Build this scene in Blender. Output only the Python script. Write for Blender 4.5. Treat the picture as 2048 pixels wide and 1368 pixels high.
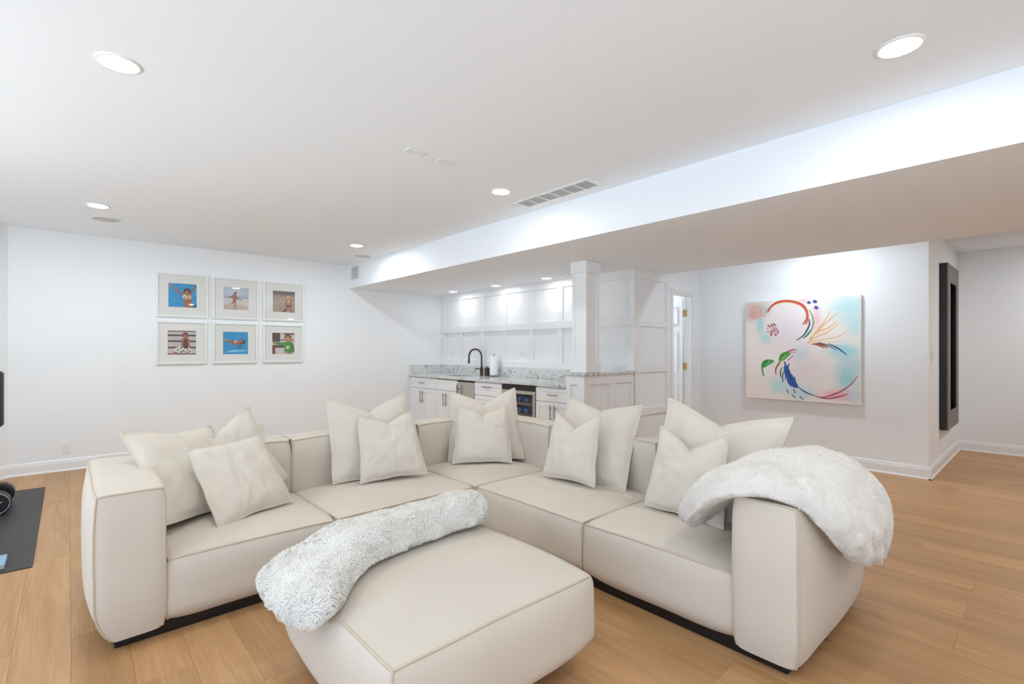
import bpy, math, random
import numpy as np
from mathutils import Vector, Matrix, noise
for _o in list(bpy.data.objects):
    bpy.data.objects.remove(_o, do_unlink=True)
SC = bpy.context.scene
COL = SC.collection
PI = math.pi
random.seed(7)

# ------------------------------------------------------------------ camera
cam_d = bpy.data.cameras.new('camera'); cam = bpy.data.objects.new('camera', cam_d); COL.objects.link(cam)
cam_d.sensor_width = 36.0
cam_d.lens = 982.0 / 2048.0 * 36.0
cam_d.shift_y = 15.0 / 2048.0
cam_d.clip_start = 0.05; cam_d.clip_end = 100
cam.location = (0, 0, 1.31)
cam.rotation_euler = (PI / 2, 0, math.radians(47.88 - 90))
SC.camera = cam

# ------------------------------------------------------------------ world, daylight, exposure
w = bpy.data.worlds.new('sky'); SC.world = w; w.use_nodes = True
w.node_tree.nodes['Background'].inputs[0].default_value = (0.62, 0.78, 1.0, 1)
w.node_tree.nodes['Background'].inputs[1].default_value = 0.25

def area(name, loc, rot, sx, sy, power, color):
    d = bpy.data.lights.new(name, 'AREA'); d.shape = 'RECTANGLE'; d.size = sx; d.size_y = sy
    d.energy = power; d.color = color
    o = bpy.data.objects.new(name, d); COL.objects.link(o); o.location = loc; o.rotation_euler = rot
    return o
# daylight through the glazed patio doors in the wall left of and behind the camera:
# skylight falling in, and upward area lights added outside to fill the ceiling
DAY = area('skylight_patio_doors', (-3.25, -0.1, 1.15), (0, -PI / 2, 0), 2.0, 4.4, 56.0, (0.42, 0.63, 1.0))
UPFILL = area('patio_upward_fill', (-4.6, -0.1, 0.02), (PI, 0.35, 0), 2.4, 5.0, 232.0, (0.66, 0.86, 1.0))
UPFILL3 = area('rear_doors_upward_fill', (-0.6, -6.2, 0.02), (PI - 0.35, 0, 0), 4.4, 3.0, 480.0, (0.71, 0.87, 1.0))
UPFILL2 = area('second_door_upward_fill', (-4.6, 3.55, 0.02), (PI, 0.35, 0), 2.4, 2.2, 300.0, (0.827, 0.943, 1.0))
# radiance of the recessed lights' lenses, by circuit
CAN = {'main': 127.4, 'far': 369.9, 'bar': 61.4, 'paint': 269.6, 'hall': 420.1, 'closet': 601.9, 'rear': 171.0}
CAN_COLOR = {'main': (1.0, 0.979, 0.911), 'far': (0.829, 0.941, 1.0), 'bar': (0.942, 0.976, 1.0), 'paint': (0.794, 0.912, 1.0), 'hall': (0.951, 0.986, 1.0), 'closet': (0.817, 0.927, 1.0), 'rear': (0.982, 1.0, 0.954)}
SC.view_settings.view_transform = 'Standard'
SC.view_settings.look = 'None'
SC.view_settings.gamma = 1.0
SC.view_settings.use_curve_mapping = False
SC.view_settings.exposure = 0.2
SC.cycles.use_light_tree = False
SC.cycles.max_bounces = 6
SC.cycles.diffuse_bounces = 5
SC.cycles.adaptive_threshold = 0.03
SC.cycles.glossy_bounces = 3
SC.cycles.transparent_max_bounces = 8
SC.cycles.caustics_reflective = False
SC.cycles.caustics_refractive = False

# ------------------------------------------------------------------ helpers
def lin(c):
    return tuple(((v / 255.0) / 12.92 if v / 255.0 <= 0.04045 else ((v / 255.0 + 0.055) / 1.055) ** 2.4) for v in c)

class MB:
    """collects boxes, tubes, lathes and grids; build() links them as one mesh object"""
    def __init__(self): self.v = []; self.f = []; self.s = []
    def add(self, vs, fs, smooth=False):
        n = len(self.v); self.v.extend([tuple(p) for p in vs])
        for f in fs: self.f.append(tuple(i + n for i in f)); self.s.append(smooth)
        return self
    def box(self, x0, x1, y0, y1, z0, z1):
        vs = [(x0,y0,z0),(x1,y0,z0),(x1,y1,z0),(x0,y1,z0),(x0,y0,z1),(x1,y0,z1),(x1,y1,z1),(x0,y1,z1)]
        return self.add(vs, [(3,2,1,0),(4,5,6,7),(0,1,5,4),(1,2,6,5),(2,3,7,6),(3,0,4,7)])
    def cyl(self, a, b, r, n=16, r2=None, smooth=True):
        a = Vector(a); b = Vector(b); d = (b - a).normalized(); r2 = r if r2 is None else r2
        u = d.orthogonal().normalized(); w_ = d.cross(u)
        vs = []
        for c, rr in ((a, r), (b, r2)):
            for i in range(n):
                t = 2 * PI * i / n; vs.append(c + (u * math.cos(t) + w_ * math.sin(t)) * rr)
        self.add(vs, [(i, (i + 1) % n, n + (i + 1) % n, n + i) for i in range(n)], smooth)
        self.add(vs[:n], [tuple(range(n - 1, -1, -1))]); self.add(vs[n:], [tuple(range(n))])
        return self
    def tube(self, pts, r, n=8, closed=False, cap=True):
        pts = [Vector(p) for p in pts]; m = len(pts); vs = []; u = None
        for i, p in enumerate(pts):
            if closed: d = pts[(i + 1) % m] - pts[i - 1]
            else: d = pts[min(i + 1, m - 1)] - pts[max(i - 1, 0)]
            d = d.normalized() if d.length > 1e-9 else Vector((0, 0, 1))
            u = d.orthogonal().normalized() if u is None else (u - d * u.dot(d))
            u = u.normalized() if u.length > 1e-6 else d.orthogonal().normalized()
            w_ = d.cross(u); rr = r[i] if isinstance(r, (list, tuple)) else r
            for k in range(n):
                t = 2 * PI * k / n; vs.append(p + (u * math.cos(t) + w_ * math.sin(t)) * rr)
        fs = []
        for i in range(m if closed else m - 1):
            j = (i + 1) % m
            for k in range(n): fs.append((i*n+k, i*n+(k+1)%n, j*n+(k+1)%n, j*n+k))
        self.add(vs, fs, True)
        if cap and not closed:
            self.add(vs[:n], [tuple(range(n - 1, -1, -1))]); self.add(vs[-n:], [tuple(range(n))])
        return self
    def lathe(self, prof, c=(0,0,0), n=24, smooth=True):
        vs = []
        for r, z in prof:
            for i in range(n):
                t = 2 * PI * i / n; vs.append((c[0] + r * math.cos(t), c[1] + r * math.sin(t), c[2] + z))
        fs = []
        for k in range(len(prof) - 1):
            for i in range(n): fs.append((k*n+i, k*n+(i+1)%n, (k+1)*n+(i+1)%n, (k+1)*n+i))
        return self.add(vs, fs, smooth)
    def prism(self, poly, axis, a, b):
        """polygon in two axes extruded along the third"""
        def P(p, t):
            q = [0, 0, 0]; o = [i for i in range(3) if i != axis]; q[o[0]], q[o[1]], q[axis] = p[0], p[1], t; return q
        n = len(poly)
        self.add([P(p, a) for p in poly] + [P(p, b) for p in poly],
                 [tuple(range(n - 1, -1, -1)), tuple(range(n, 2 * n))] + [(i, (i+1)%n, n+(i+1)%n, n+i) for i in range(n)])
        return self
    def mesh(self, name):
        me = bpy.data.meshes.new(name); me.from_pydata([tuple(p) for p in self.v], [], self.f)
        me.polygons.foreach_set('use_smooth', self.s); me.update()
        return me
    def build(self, name, m, parent=None, off=(0,0,0), bevel=0, seg=1, fix=True):
        if any(off): self.v = [(p[0]-off[0], p[1]-off[1], p[2]-off[2]) for p in self.v]
        me = self.mesh(name); me.materials.append(m)
        if fix:
            import bmesh
            bm = bmesh.new(); bm.from_mesh(me); bmesh.ops.recalc_face_normals(bm, faces=bm.faces); bm.to_mesh(me); bm.free()
        o = bpy.data.objects.new(name, me); COL.objects.link(o)
        if parent is not None: o.parent = parent
        if bevel:
            b = o.modifiers.new('bevel', 'BEVEL'); b.width = bevel; b.segments = seg; b.limit_method = 'ANGLE'; b.angle_limit = math.radians(50)
        return o

def tag(o, label, cat, group=None, kind=None):
    o['label'] = label; o['category'] = cat
    if group: o['group'] = group
    if kind: o['kind'] = kind
    return o
def thing(name, label, cat, loc=(0,0,0), rot=(0,0,0), group=None):
    o = bpy.data.objects.new(name, None); COL.objects.link(o); o.empty_display_size = 0.1
    o.location = loc; o.rotation_euler = rot
    return tag(o, label, cat, group)
def struct(o, label=None, cat=None):
    o['kind'] = 'structure'
    if label: o['label'] = label
    if cat: o['category'] = cat
    return o

# ------------------------------------------------------------------ materials
def new_mat(name):
    m = bpy.data.materials.new(name); m.use_nodes = True; nt = m.node_tree
    return m, nt, nt.nodes['Principled BSDF'], nt.nodes, nt.links
def setp(b, **k):
    for n, v in k.items():
        s = b.inputs[n.replace('_', ' ')]
        s.default_value = (*v, 1) if (isinstance(v, tuple) and len(v) == 3) else v
def simple(name, rgb, rough=0.5, metal=0.0, bump=0.0, bscale=200.0, var=0.0, vscale=4.0, spec=0.5):
    """principled paint/metal/plastic with a little procedural tone variation and relief"""
    m, nt, b, N, L = new_mat(name); c = lin(rgb)
    setp(b, Base_Color=c, Roughness=rough, Metallic=metal); b.inputs['Specular IOR Level'].default_value = spec
    tc = N.new('ShaderNodeTexCoord')
    if var:
        nz = N.new('ShaderNodeTexNoise'); nz.inputs['Scale'].default_value = vscale; nz.inputs['Detail'].default_value = 3
        L.new(tc.outputs['Object'], nz.inputs['Vector'])
        mx = N.new('ShaderNodeMix'); mx.data_type = 'RGBA'
        mx.inputs[6].default_value = (*[v * (1 - var) for v in c], 1); mx.inputs[7].default_value = (*[min(1, v * (1 + var)) for v in c], 1)
        L.new(nz.outputs['Fac'], mx.inputs[0]); L.new(mx.outputs[2], b.inputs['Base Color'])
    if bump:
        nz = N.new('ShaderNodeTexNoise'); nz.inputs['Scale'].default_value = bscale; nz.inputs['Detail'].default_value = 2
        L.new(tc.outputs['Object'], nz.inputs['Vector'])
        bp = N.new('ShaderNodeBump'); bp.inputs['Strength'].default_value = bump; bp.inputs['Distance'].default_value = 0.002
        L.new(nz.outputs['Fac'], bp.inputs['Height']); L.new(bp.outputs['Normal'], b.inputs['Normal'])
    return m
WALL = simple('wall_paint', (242, 243, 244), 0.7, bump=0.06, bscale=260, spec=0.3)
CEIL = simple('ceiling_paint', (242, 245, 249), 0.8, bump=0.06, bscale=240, spec=0.2)  # cool tint put into the paint to offset warm light off the floor
TRIM = simple('trim_paint', (240, 240, 240), 0.38, var=0.01)
CAB = simple('cabinet_lacquer', (240, 240, 241), 0.32, var=0.008)
PLATE = simple('white_plastic', (236, 236, 234), 0.35, var=0.01)
GRILL = simple('vent_metal', (222, 222, 222), 0.6, var=0.02)
STEEL = simple('brushed_steel', (196, 190, 184), 0.32, 0.9, bump=0.05, bscale=500, var=0.03)
NICKEL = simple('satin_nickel', (138, 136, 134), 0.3, 0.95, var=0.03)
BRONZE = simple('dark_bronze', (84, 72, 66), 0.3, 0.85, var=0.05)
BRASS = simple('brass', (176, 146, 86), 0.3, 0.9, var=0.06)
BLACK = simple('black_plastic', (24, 25, 28), 0.4, var=0.1)
PLINTH = simple('black_plinth', (18, 17, 20), 0.35, var=0.1)
RUBBER = simple('black_rubber_mat', (52, 49, 48), 0.5, bump=0.5, bscale=90, var=0.12, vscale=12)
DARKIN = simple('dark_interior', (26, 26, 30), 0.45, var=0.1)
FRAMEBLK = simple('ebony_frame', (20, 20, 22), 0.4, var=0.15)
FRAMETAUPE = simple('taupe_frame_face', (108, 98, 89), 0.45, bump=0.1, bscale=120, var=0.06, vscale=9)
MATBOARD = simple('mat_board', (238, 236, 231), 0.8, var=0.01)
FRAMEWHITE = simple('white_frame_wood', (240, 241, 240), 0.4, var=0.01)
BROWN = simple('brown_plastic', (74, 58, 50), 0.3, var=0.1)
PAPER = simple('paper_towel', (246, 246, 246), 0.95, bump=0.4, bscale=160, var=0.01)
BLUE = simple('pale_blue_cover', (150, 182, 202), 0.5, var=0.03)
PAGES = simple('page_edges', (206, 196, 182), 0.8, var=0.06, vscale=60)
REDBROWN = simple('dark_red_brown_edge', (78, 52, 50), 0.4, var=0.08)
SCREEN = simple('dark_screen_glass', (26, 31, 36), 0.5, var=0.05)
CHROME = simple('silver_rim', (190, 190, 195), 0.25, 0.9, var=0.03)
CANVAS_EDGE = simple('canvas_edge', (238, 234, 228), 0.8, bump=0.3, bscale=400, var=0.02)
SHELFWOOD = simple('fridge_shelf_wood', (156, 118, 92), 0.5, var=0.1, vscale=20)

def lens_mat(k):
    m, nt, b, N, L = new_mat('light_lens_' + k)
    setp(b, Base_Color=(0.9, 0.9, 0.9), Roughness=0.5)
    b.inputs['Emission Color'].default_value = (*CAN_COLOR[k], 1); b.inputs['Emission Strength'].default_value = CAN[k]
    return m
LENS = {k: lens_mat(k) for k in CAN}

def fabric(name, rgb, weave=900.0, strength=0.25, var=0.03, sheen=0.15):
    m, nt, b, N, L = new_mat(name); c = lin(rgb)
    setp(b, Roughness=0.95); b.inputs['Specular IOR Level'].default_value = 0.15
    b.inputs['Sheen Weight'].default_value = sheen; b.inputs['Sheen Roughness'].default_value = 0.5
    tc = N.new('ShaderNodeTexCoord'); mp = N.new('ShaderNodeMapping'); mp.inputs['Scale'].default_value = (1, 1, 3.5)
    L.new(tc.outputs['Object'], mp.inputs['Vector'])
    n1 = N.new('ShaderNodeTexNoise'); n1.inputs['Scale'].default_value = weave * 0.22; n1.inputs['Detail'].default_value = 3
    L.new(mp.outputs['Vector'], n1.inputs['Vector'])
    n2 = N.new('ShaderNodeTexNoise'); n2.inputs['Scale'].default_value = 3.0
    L.new(tc.outputs['Object'], n2.inputs['Vector'])
    ad = N.new('ShaderNodeMath'); ad.operation = 'ADD'; L.new(n1.outputs['Fac'], ad.inputs[0]); L.new(n2.outputs['Fac'], ad.inputs[1])
    mr = N.new('ShaderNodeMapRange'); mr.inputs[1].default_value = 0.6; mr.inputs[2].default_value = 1.4
    L.new(ad.outputs[0], mr.inputs[0])
    mx = N.new('ShaderNodeMix'); mx.data_type = 'RGBA'
    mx.inputs[6].default_value = (*[v * (1 - var * 1.6) for v in c], 1); mx.inputs[7].default_value = (*[min(1, v * (1 + var)) for v in c], 1)
    L.new(mr.outputs[0], mx.inputs[0]); L.new(mx.outputs[2], b.inputs['Base Color'])
    bp = N.new('ShaderNodeBump'); bp.inputs['Strength'].default_value = strength; bp.inputs['Distance'].default_value = 0.0012
    L.new(n1.outputs['Fac'], bp.inputs['Height']); L.new(bp.outputs['Normal'], b.inputs['Normal'])
    return m
FAB = fabric('sofa_linen', (216, 206, 193))
PILLOWFAB = fabric('pillow_linen', (220, 211, 199), 1000, 0.3)
PIPE = fabric('piping_linen', (204, 191, 172), 900, 0.2)
PIPEPIL = fabric('pillow_edge_linen', (213, 203, 188), 900, 0.2)

def sherpa(name, rgb, bump=0.3):
    m, nt, b, N, L = new_mat(name); c = lin(rgb)
    setp(b, Base_Color=c, Roughness=1.0); b.inputs['Specular IOR Level'].default_value = 0.05
    b.inputs['Sheen Weight'].default_value = 0.2
    tc = N.new('ShaderNodeTexCoord'); n1 = N.new('ShaderNodeTexNoise'); n1.inputs['Scale'].default_value = 110; n1.inputs['Detail'].default_value = 3
    L.new(tc.outputs['Object'], n1.inputs['Vector'])
    bp = N.new('ShaderNodeBump'); bp.inputs['Strength'].default_value = bump; bp.inputs['Distance'].default_value = 0.003
    L.new(n1.outputs['Fac'], bp.inputs['Height']); L.new(bp.outputs['Normal'], b.inputs['Normal'])
    tr = N.new('ShaderNodeBsdfTranslucent'); tr.inputs['Color'].default_value = (*c, 1)
    mx = N.new('ShaderNodeMixShader'); mx.inputs[0].default_value = 0.18
    out = [n for n in N if n.type == 'OUTPUT_MATERIAL'][0]
    L.new(b.outputs[0], mx.inputs[1]); L.new(tr.outputs[0], mx.inputs[2]); L.new(mx.outputs[0], out.inputs[0])
    return m
FLEECE = sherpa('fleece_backing', (249, 246, 241))
SHERPA = sherpa('fleece_pile', (252, 249, 244))

def oak():
    m, nt, b, N, L = new_mat('oak_plank')
    b.inputs['Specular IOR Level'].default_value = 0.35
    tc = N.new('ShaderNodeTexCoord'); oi = N.new('ShaderNodeObjectInfo')
    sc = N.new('ShaderNodeVectorMath'); sc.operation = 'SCALE'; sc.inputs['Scale'].default_value = 37.0
    cx = N.new('ShaderNodeCombineXYZ'); L.new(oi.outputs['Random'], cx.inputs[0]); L.new(oi.outputs['Random'], cx.inputs[1]); L.new(oi.outputs['Random'], cx.inputs[2])
    L.new(cx.outputs[0], sc.inputs[0])
    ad = N.new('ShaderNodeVectorMath'); ad.operation = 'ADD'; L.new(tc.outputs['Object'], ad.inputs[0]); L.new(sc.outputs[0], ad.inputs[1])
    mp = N.new('ShaderNodeMapping'); mp.inputs['Scale'].default_value = (9.0, 0.7, 1.0); L.new(ad.outputs[0], mp.inputs['Vector'])
    g1 = N.new('ShaderNodeTexNoise'); g1.inputs['Scale'].default_value = 1.6; g1.inputs['Detail'].default_value = 6; g1.inputs['Distortion'].default_value = 0.8
    L.new(mp.outputs[0], g1.inputs['Vector'])
    mp2 = N.new('ShaderNodeMapping'); mp2.inputs['Scale'].default_value = (70.0, 2.0, 1.0); L.new(ad.outputs[0], mp2.inputs['Vector'])
    g2 = N.new('ShaderNodeTexNoise'); g2.inputs['Scale'].default_value = 2.0; g2.inputs['Detail'].default_value = 3
    L.new(mp2.outputs[0], g2.inputs['Vector'])
    cr = N.new('ShaderNodeValToRGB'); e = cr.color_ramp.elements
    e[0].position = 0.25; e[0].color = (*lin((182, 136, 90)), 1); e[1].position = 0.75; e[1].color = (*lin((207, 163, 116)), 1)
    L.new(g1.outputs['Fac'], cr.inputs[0])
    fine = N.new('ShaderNodeMix'); fine.data_type = 'RGBA'; fine.blend_type = 'MULTIPLY'; fine.inputs[0].default_value = 0.22
    L.new(cr.outputs[0], fine.inputs[6]); L.new(g2.outputs['Color'], fine.inputs[7])
    f2 = N.new('ShaderNodeMapRange'); f2.inputs[3].default_value = 0.72; f2.inputs[4].default_value = 1.12; L.new(g2.outputs['Fac'], f2.inputs[0])
    hs = N.new('ShaderNodeHueSaturation')
    v1 = N.new('ShaderNodeMapRange'); v1.inputs[3].default_value = 0.90; v1.inputs[4].default_value = 1.10; L.new(oi.outputs['Random'], v1.inputs[0])
    mu = N.new('ShaderNodeMath'); mu.operation = 'MULTIPLY'; L.new(v1.outputs[0], mu.inputs[0]); L.new(f2.outputs[0], mu.inputs[1])
    L.new(cr.outputs[0], hs.inputs['Color']); L.new(mu.outputs[0], hs.inputs['Value'])
    # knots: sparse dark spots
    mp3 = N.new('ShaderNodeMapping'); mp3.inputs['Scale'].default_value = (4.0, 1.6, 1.0); L.new(ad.outputs[0], mp3.inputs['Vector'])
    vo = N.new('ShaderNodeTexVoronoi'); vo.inputs['Scale'].default_value = 0.9; vo.inputs['Randomness'].default_value = 1.0; L.new(mp3.outputs[0], vo.inputs['Vector'])
    kr = N.new('ShaderNodeMapRange'); kr.inputs[1].default_value = 0.02; kr.inputs[2].default_value = 0.055; L.new(vo.outputs['Distance'], kr.inputs[0])
    km = N.new('ShaderNodeMix'); km.data_type = 'RGBA'; km.inputs[6].default_value = (*lin((96, 66, 44)), 1)
    L.new(kr.outputs[0], km.inputs[0]); L.new(hs.outputs[0], km.inputs[7])
    L.new(km.outputs[2], b.inputs['Base Color'])
    rr = N.new('ShaderNodeMapRange'); rr.inputs[3].default_value = 0.34; rr.inputs[4].default_value = 0.5; L.new(g1.outputs['Fac'], rr.inputs[0]); L.new(rr.outputs[0], b.inputs['Roughness'])
    bp = N.new('ShaderNodeBump'); bp.inputs['Strength'].default_value = 0.08; bp.inputs['Distance'].default_value = 0.001
    L.new(g2.outputs['Fac'], bp.inputs['Height']); L.new(bp.outputs['Normal'], b.inputs['Normal'])
    return m
OAK = oak()

def granite():
    m, nt, b, N, L = new_mat('granite'); setp(b, Roughness=0.12)
    tc = N.new('ShaderNodeTexCoord')
    n1 = N.new('ShaderNodeTexNoise'); n1.inputs['Scale'].default_value = 85; n1.inputs['Detail'].default_value = 6; L.new(tc.outputs['Object'], n1.inputs['Vector'])
    n2 = N.new('ShaderNodeTexNoise'); n2.inputs['Scale'].default_value = 2.6; n2.inputs['Detail'].default_value = 8; n2.inputs['Distortion'].default_value = 2.5; L.new(tc.outputs['Object'], n2.inputs['Vector'])
    c1 = N.new('ShaderNodeValToRGB'); e = c1.color_ramp.elements
    e[0].position = 0.28; e[0].color = (*lin((172, 172, 171)), 1); e[1].position = 0.60; e[1].color = (*lin((234, 234, 232)), 1)
    L.new(n1.outputs['Fac'], c1.inputs[0])
    c2 = N.new('ShaderNodeValToRGB'); c2.color_ramp.elements[0].position = 0.485; c2.color_ramp.elements[0].color = (1, 1, 1, 1)
    c2.color_ramp.elements[1].position = 0.5; c2.color_ramp.elements[1].color = (0.12, 0.12, 0.12, 1)
    k = c2.color_ramp.elements.new(0.52); k.color = (1, 1, 1, 1)
    L.new(n2.outputs['Fac'], c2.inputs[0])
    mx = N.new('ShaderNodeMix'); mx.data_type = 'RGBA'; mx.blend_type = 'MULTIPLY'; mx.inputs[0].default_value = 0.75
    L.new(c1.outputs[0], mx.inputs[6]); L.new(c2.outputs[0], mx.inputs[7]); L.new(mx.outputs[2], b.inputs['Base Color'])
    return m
GRAN = granite()

def pane_glass(name, tint=(1, 1, 1)):
    m = bpy.data.materials.new(name); m.use_nodes = True; nt = m.node_tree; N = nt.nodes; L = nt.links; N.clear()
    out = N.new('ShaderNodeOutputMaterial'); tr = N.new('ShaderNodeBsdfTransparent'); tr.inputs[0].default_value = (*tint, 1)
    gl = N.new('ShaderNodeBsdfGlossy'); gl.inputs['Roughness'].default_value = 0.02
    lw = N.new('ShaderNodeLayerWeight'); lw.inputs['Blend'].default_value = 0.5
    pw_ = N.new('ShaderNodeMath'); pw_.operation = 'POWER'; pw_.inputs[1].default_value = 5.0; L.new(lw.outputs['Facing'], pw_.inputs[0])
    fr = N.new('ShaderNodeMath'); fr.operation = 'MULTIPLY_ADD'; fr.inputs[1].default_value = 0.96; fr.inputs[2].default_value = 0.035; L.new(pw_.outputs[0], fr.inputs[0])
    mx = N.new('ShaderNodeMixShader'); L.new(fr.outputs[0], mx.inputs[0]); L.new(tr.outputs[0], mx.inputs[1]); L.new(gl.outputs[0], mx.inputs[2]); L.new(mx.outputs[0], out.inputs[0])
    return m
GLASS = pane_glass('clear_pane')
SMOKE = pane_glass('smoked_pane', (0.80, 0.83, 0.87))

def print_mat(name, rough=0.6):
    m, nt, b, N, L = new_mat(name); setp(b, Roughness=rough)
    a = N.new('ShaderNodeAttribute'); a.attribute_name = 'Col'; L.new(a.outputs['Color'], b.inputs['Base Color'])
    return m
PRINT = print_mat('photo_print', 0.5)
PAINTED = print_mat('painted_canvas', 0.7)

# ================================================================== THE ROOM
ZC = 2.575; ZS = 2.235          # ceiling, soffit underside
YA = 7.18; XW = 4.84; XP = 6.43; YD = 3.26; YS = 0.853; XF = 8.66; XB = 3.16; XB2 = 5.46
XL = -3.0; YB = -3.0
def wall(name, *b, m=WALL, label=None, cat='wall'):
    mb = MB()
    for q in (b if isinstance(b[0], tuple) else (b,)): mb.box(*q)
    return struct(mb.build(name, m), label, cat)

# floor: slab plus oak planks, each plank a piece
floor = struct(MB().box(XL - .2, XF + .2, YB - .2, YA + .2, -0.12, -0.012).build('floor', OAK), 'wide light oak plank floor', 'floor')
PW = 0.19
plank_meshes = {}
def plank_mesh(w_, l_):
    k = (round(w_, 3), round(l_, 2))
    if k not in plank_meshes:
        mb = MB(); h = 0.012; c = 0.0009
        x0, x1, y0, y1 = -w_/2 + .0002, w_/2 - .0002, -k[1]/2 + .0002, k[1]/2 - .0002
        vs = [(x0,y0,-h),(x1,y0,-h),(x1,y1,-h),(x0,y1,-h),(x0,y0,-c),(x1,y0,-c),(x1,y1,-c),(x0,y1,-c),
              (x0+c,y0+c,0),(x1-c,y0+c,0),(x1-c,y1-c,0),(x0+c,y1-c,0)]
        mb.add(vs, [(0,1,5,4),(1,2,6,5),(2,3,7,6),(3,0,4,7),(4,5,9,8),(5,6,10,9),(6,7,11,10),(7,4,8,11),(8,9,10,11)])
        me = mb.mesh('plank'); me.materials.append(OAK); plank_meshes[k] = me
    return plank_meshes[k]
rng = random.Random(11)
rest = MB()
def lay(x, y0, y1, piece):
    if piece:
        o = bpy.data.objects.new('plank', plank_mesh(PW, y1 - y0)); COL.objects.link(o); o.parent = floor
        o.location = (x, (y0 + y1) / 2, 0)
    else:
        rest.box(x - PW/2 + .0002, x + PW/2 - .0002, y0 + .0002, y1 - .0002, -.012, 0)
n_plank = 0
i0 = int(math.floor((XL - .01) / PW)); i1 = int(math.ceil((XF - .01) / PW))
for i in range(i0, i1):
    x = .01 + PW * (i + .5)
    y = YB - rng.choice([0, .3, .6, .9, 1.2, 1.5, 1.8])
    while y < YA:
        l_ = rng.choice([1.5, 1.8, 2.1, 2.4]); a, b_ = max(y, YB), min(y + l_, YA); y += l_
        if b_ - a < .05: continue
        # seen part of the floor: in front of the camera and not under the bar or behind walls
        fwd = x * .6707 + max(b_ * .7418, a * .7418)
        seen = fwd > 1.0 and x > -1.3 and not (x > 3.6 and a > 3.4) and not (x > 6.6 and a > 1.0) and b_ > -.6
        lay(x, a, b_, seen); n_plank += seen
ro = rest.build('planks_out_of_view', OAK, floor, fix=False); ro['kind'] = 'stuff'

# ceiling and soffit
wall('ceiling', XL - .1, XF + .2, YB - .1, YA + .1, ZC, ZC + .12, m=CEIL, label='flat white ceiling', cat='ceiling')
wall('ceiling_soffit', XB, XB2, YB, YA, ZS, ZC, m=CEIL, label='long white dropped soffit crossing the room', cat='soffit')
# walls
wall('wall_left', -.455, 4.84 + .1, YA, YA + .1, 0, ZC, label='long white wall with six framed photos')
wall('wall_bar', XW, XW + .1, YD, YA, 0, ZC, label='white board and batten wall behind the bar')
DX0, DX1, DZ = 5.695, 6.195, 2.03
wall('wall_door', (XW + .1, DX0, YD, YD + .11, 0, ZC), (DX1, XP, YD, YD + .11, 0, ZC), (DX0, DX1, YD, YD + .11, DZ, ZC), label='short white wall with the closet door')
wall('wall_right', XP, XP + .1, YS, 5.3, 0, ZC, label='white wall carrying the large abstract painting')
wall('wall_hall', XP + .1, XF, YS, YS + .1, 0, ZC, label='white side wall of the passage with the dark frame')
wall('wall_far', XF, XF + .1, YB, YS + .1, 0, ZC, label='far white wall at the right edge')
wall('wall_closet', XW + .1, XP, 5.2, 5.3, 0, ZC, label='white wall inside the closet')
# angled wall at the far left, and the walls behind the camera with glazing, partly added for light
k = 2.545
struct(MB().prism([(-.455, YA), (-.455, YA + .15), (-.6, YA + .15), (-.455 - k - .1, YA - k + .06), (-.455 - k, YA - k)], 2, 0, ZC).build('wall_angled', WALL), 'white angled wall at the left edge', 'wall')
DYa, DYb, DTop = -2.4, 2.2, 2.15
EYa, EYb = 2.55, 4.55
wall('wall_patio', (XL - .1, XL, EYb, YA - k + .06, 0, ZC), (XL - .1, XL, DYb, EYa, 0, ZC), (XL - .1, XL, YB, DYa, 0, ZC), (XL - .1, XL, DYa, DYb, DTop, ZC), (XL - .1, XL, EYa, EYb, DTop, ZC), label='white wall with the glazed patio door and an added second one')
RXa, RXb = -2.8, 1.6
wall('wall_back', (XL - .1, RXa, YB - .1, YB, 0, ZC), (RXb, XF + .1, YB - .1, YB, 0, ZC), (RXa, RXb, YB - .1, YB, DTop, ZC), label='white wall behind the camera with added glazed doors')
# patio door (out of the picture, lets the daylight in)
def patio(name, ya, yb, nl, label):
    pd = bpy.data.objects.new(name, None); COL.objects.link(pd); pd.location = (XL, (ya + yb) / 2, 0); struct(pd, label, 'door')
    st = (yb - ya) / nl
    for i in range(nl):
        a, b = ya + i * st, ya + (i + 1) * st; mb = MB()
        mb.box(XL - .09, XL - .04, a, a + .06, 0, DTop).box(XL - .09, XL - .04, b - .06, b, 0, DTop).box(XL - .09, XL - .04, a + .06, b - .06, 0, .08).box(XL - .09, XL - .04, a + .06, b - .06, DTop - .08, DTop)
        sh = mb.build('sash', TRIM, pd, off=pd.location)
        MB().box(XL - .068, XL - .062, a + .06, b - .06, .08, DTop - .08).build('pane', GLASS, sh, off=pd.location)
patio('door_2', DYa, DYb, 4, 'wide glazed white patio door')
patio('door_3', EYa, EYb, 2, 'narrower glazed white door added to let fill light in')  # door and opening added so more light reaches the left wall and ceiling

pd = bpy.data.objects.new('door_4', None); COL.objects.link(pd); pd.location = ((RXa + RXb) / 2, YB, 0); struct(pd, 'glazed white doors added behind the camera to let fill light in', 'door')  # doors and opening added for upward fill from behind
for i in range(4):
    a, b = RXa + i * 1.1, RXa + (i + 1) * 1.1
    sh = MB().box(a, a + .06, YB - .09, YB - .04, 0, DTop).box(b - .06, b, YB - .09, YB - .04, 0, DTop).box(a + .06, b - .06, YB - .09, YB - .04, 0, .08).box(a + .06, b - .06, YB - .09, YB - .04, DTop - .08, DTop).build('sash', TRIM, pd, off=pd.location)
    MB().box(a + .06, b - .06, YB - .068, YB - .062, .08, DTop - .08).build('pane', GLASS, sh, off=pd.location)

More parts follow.
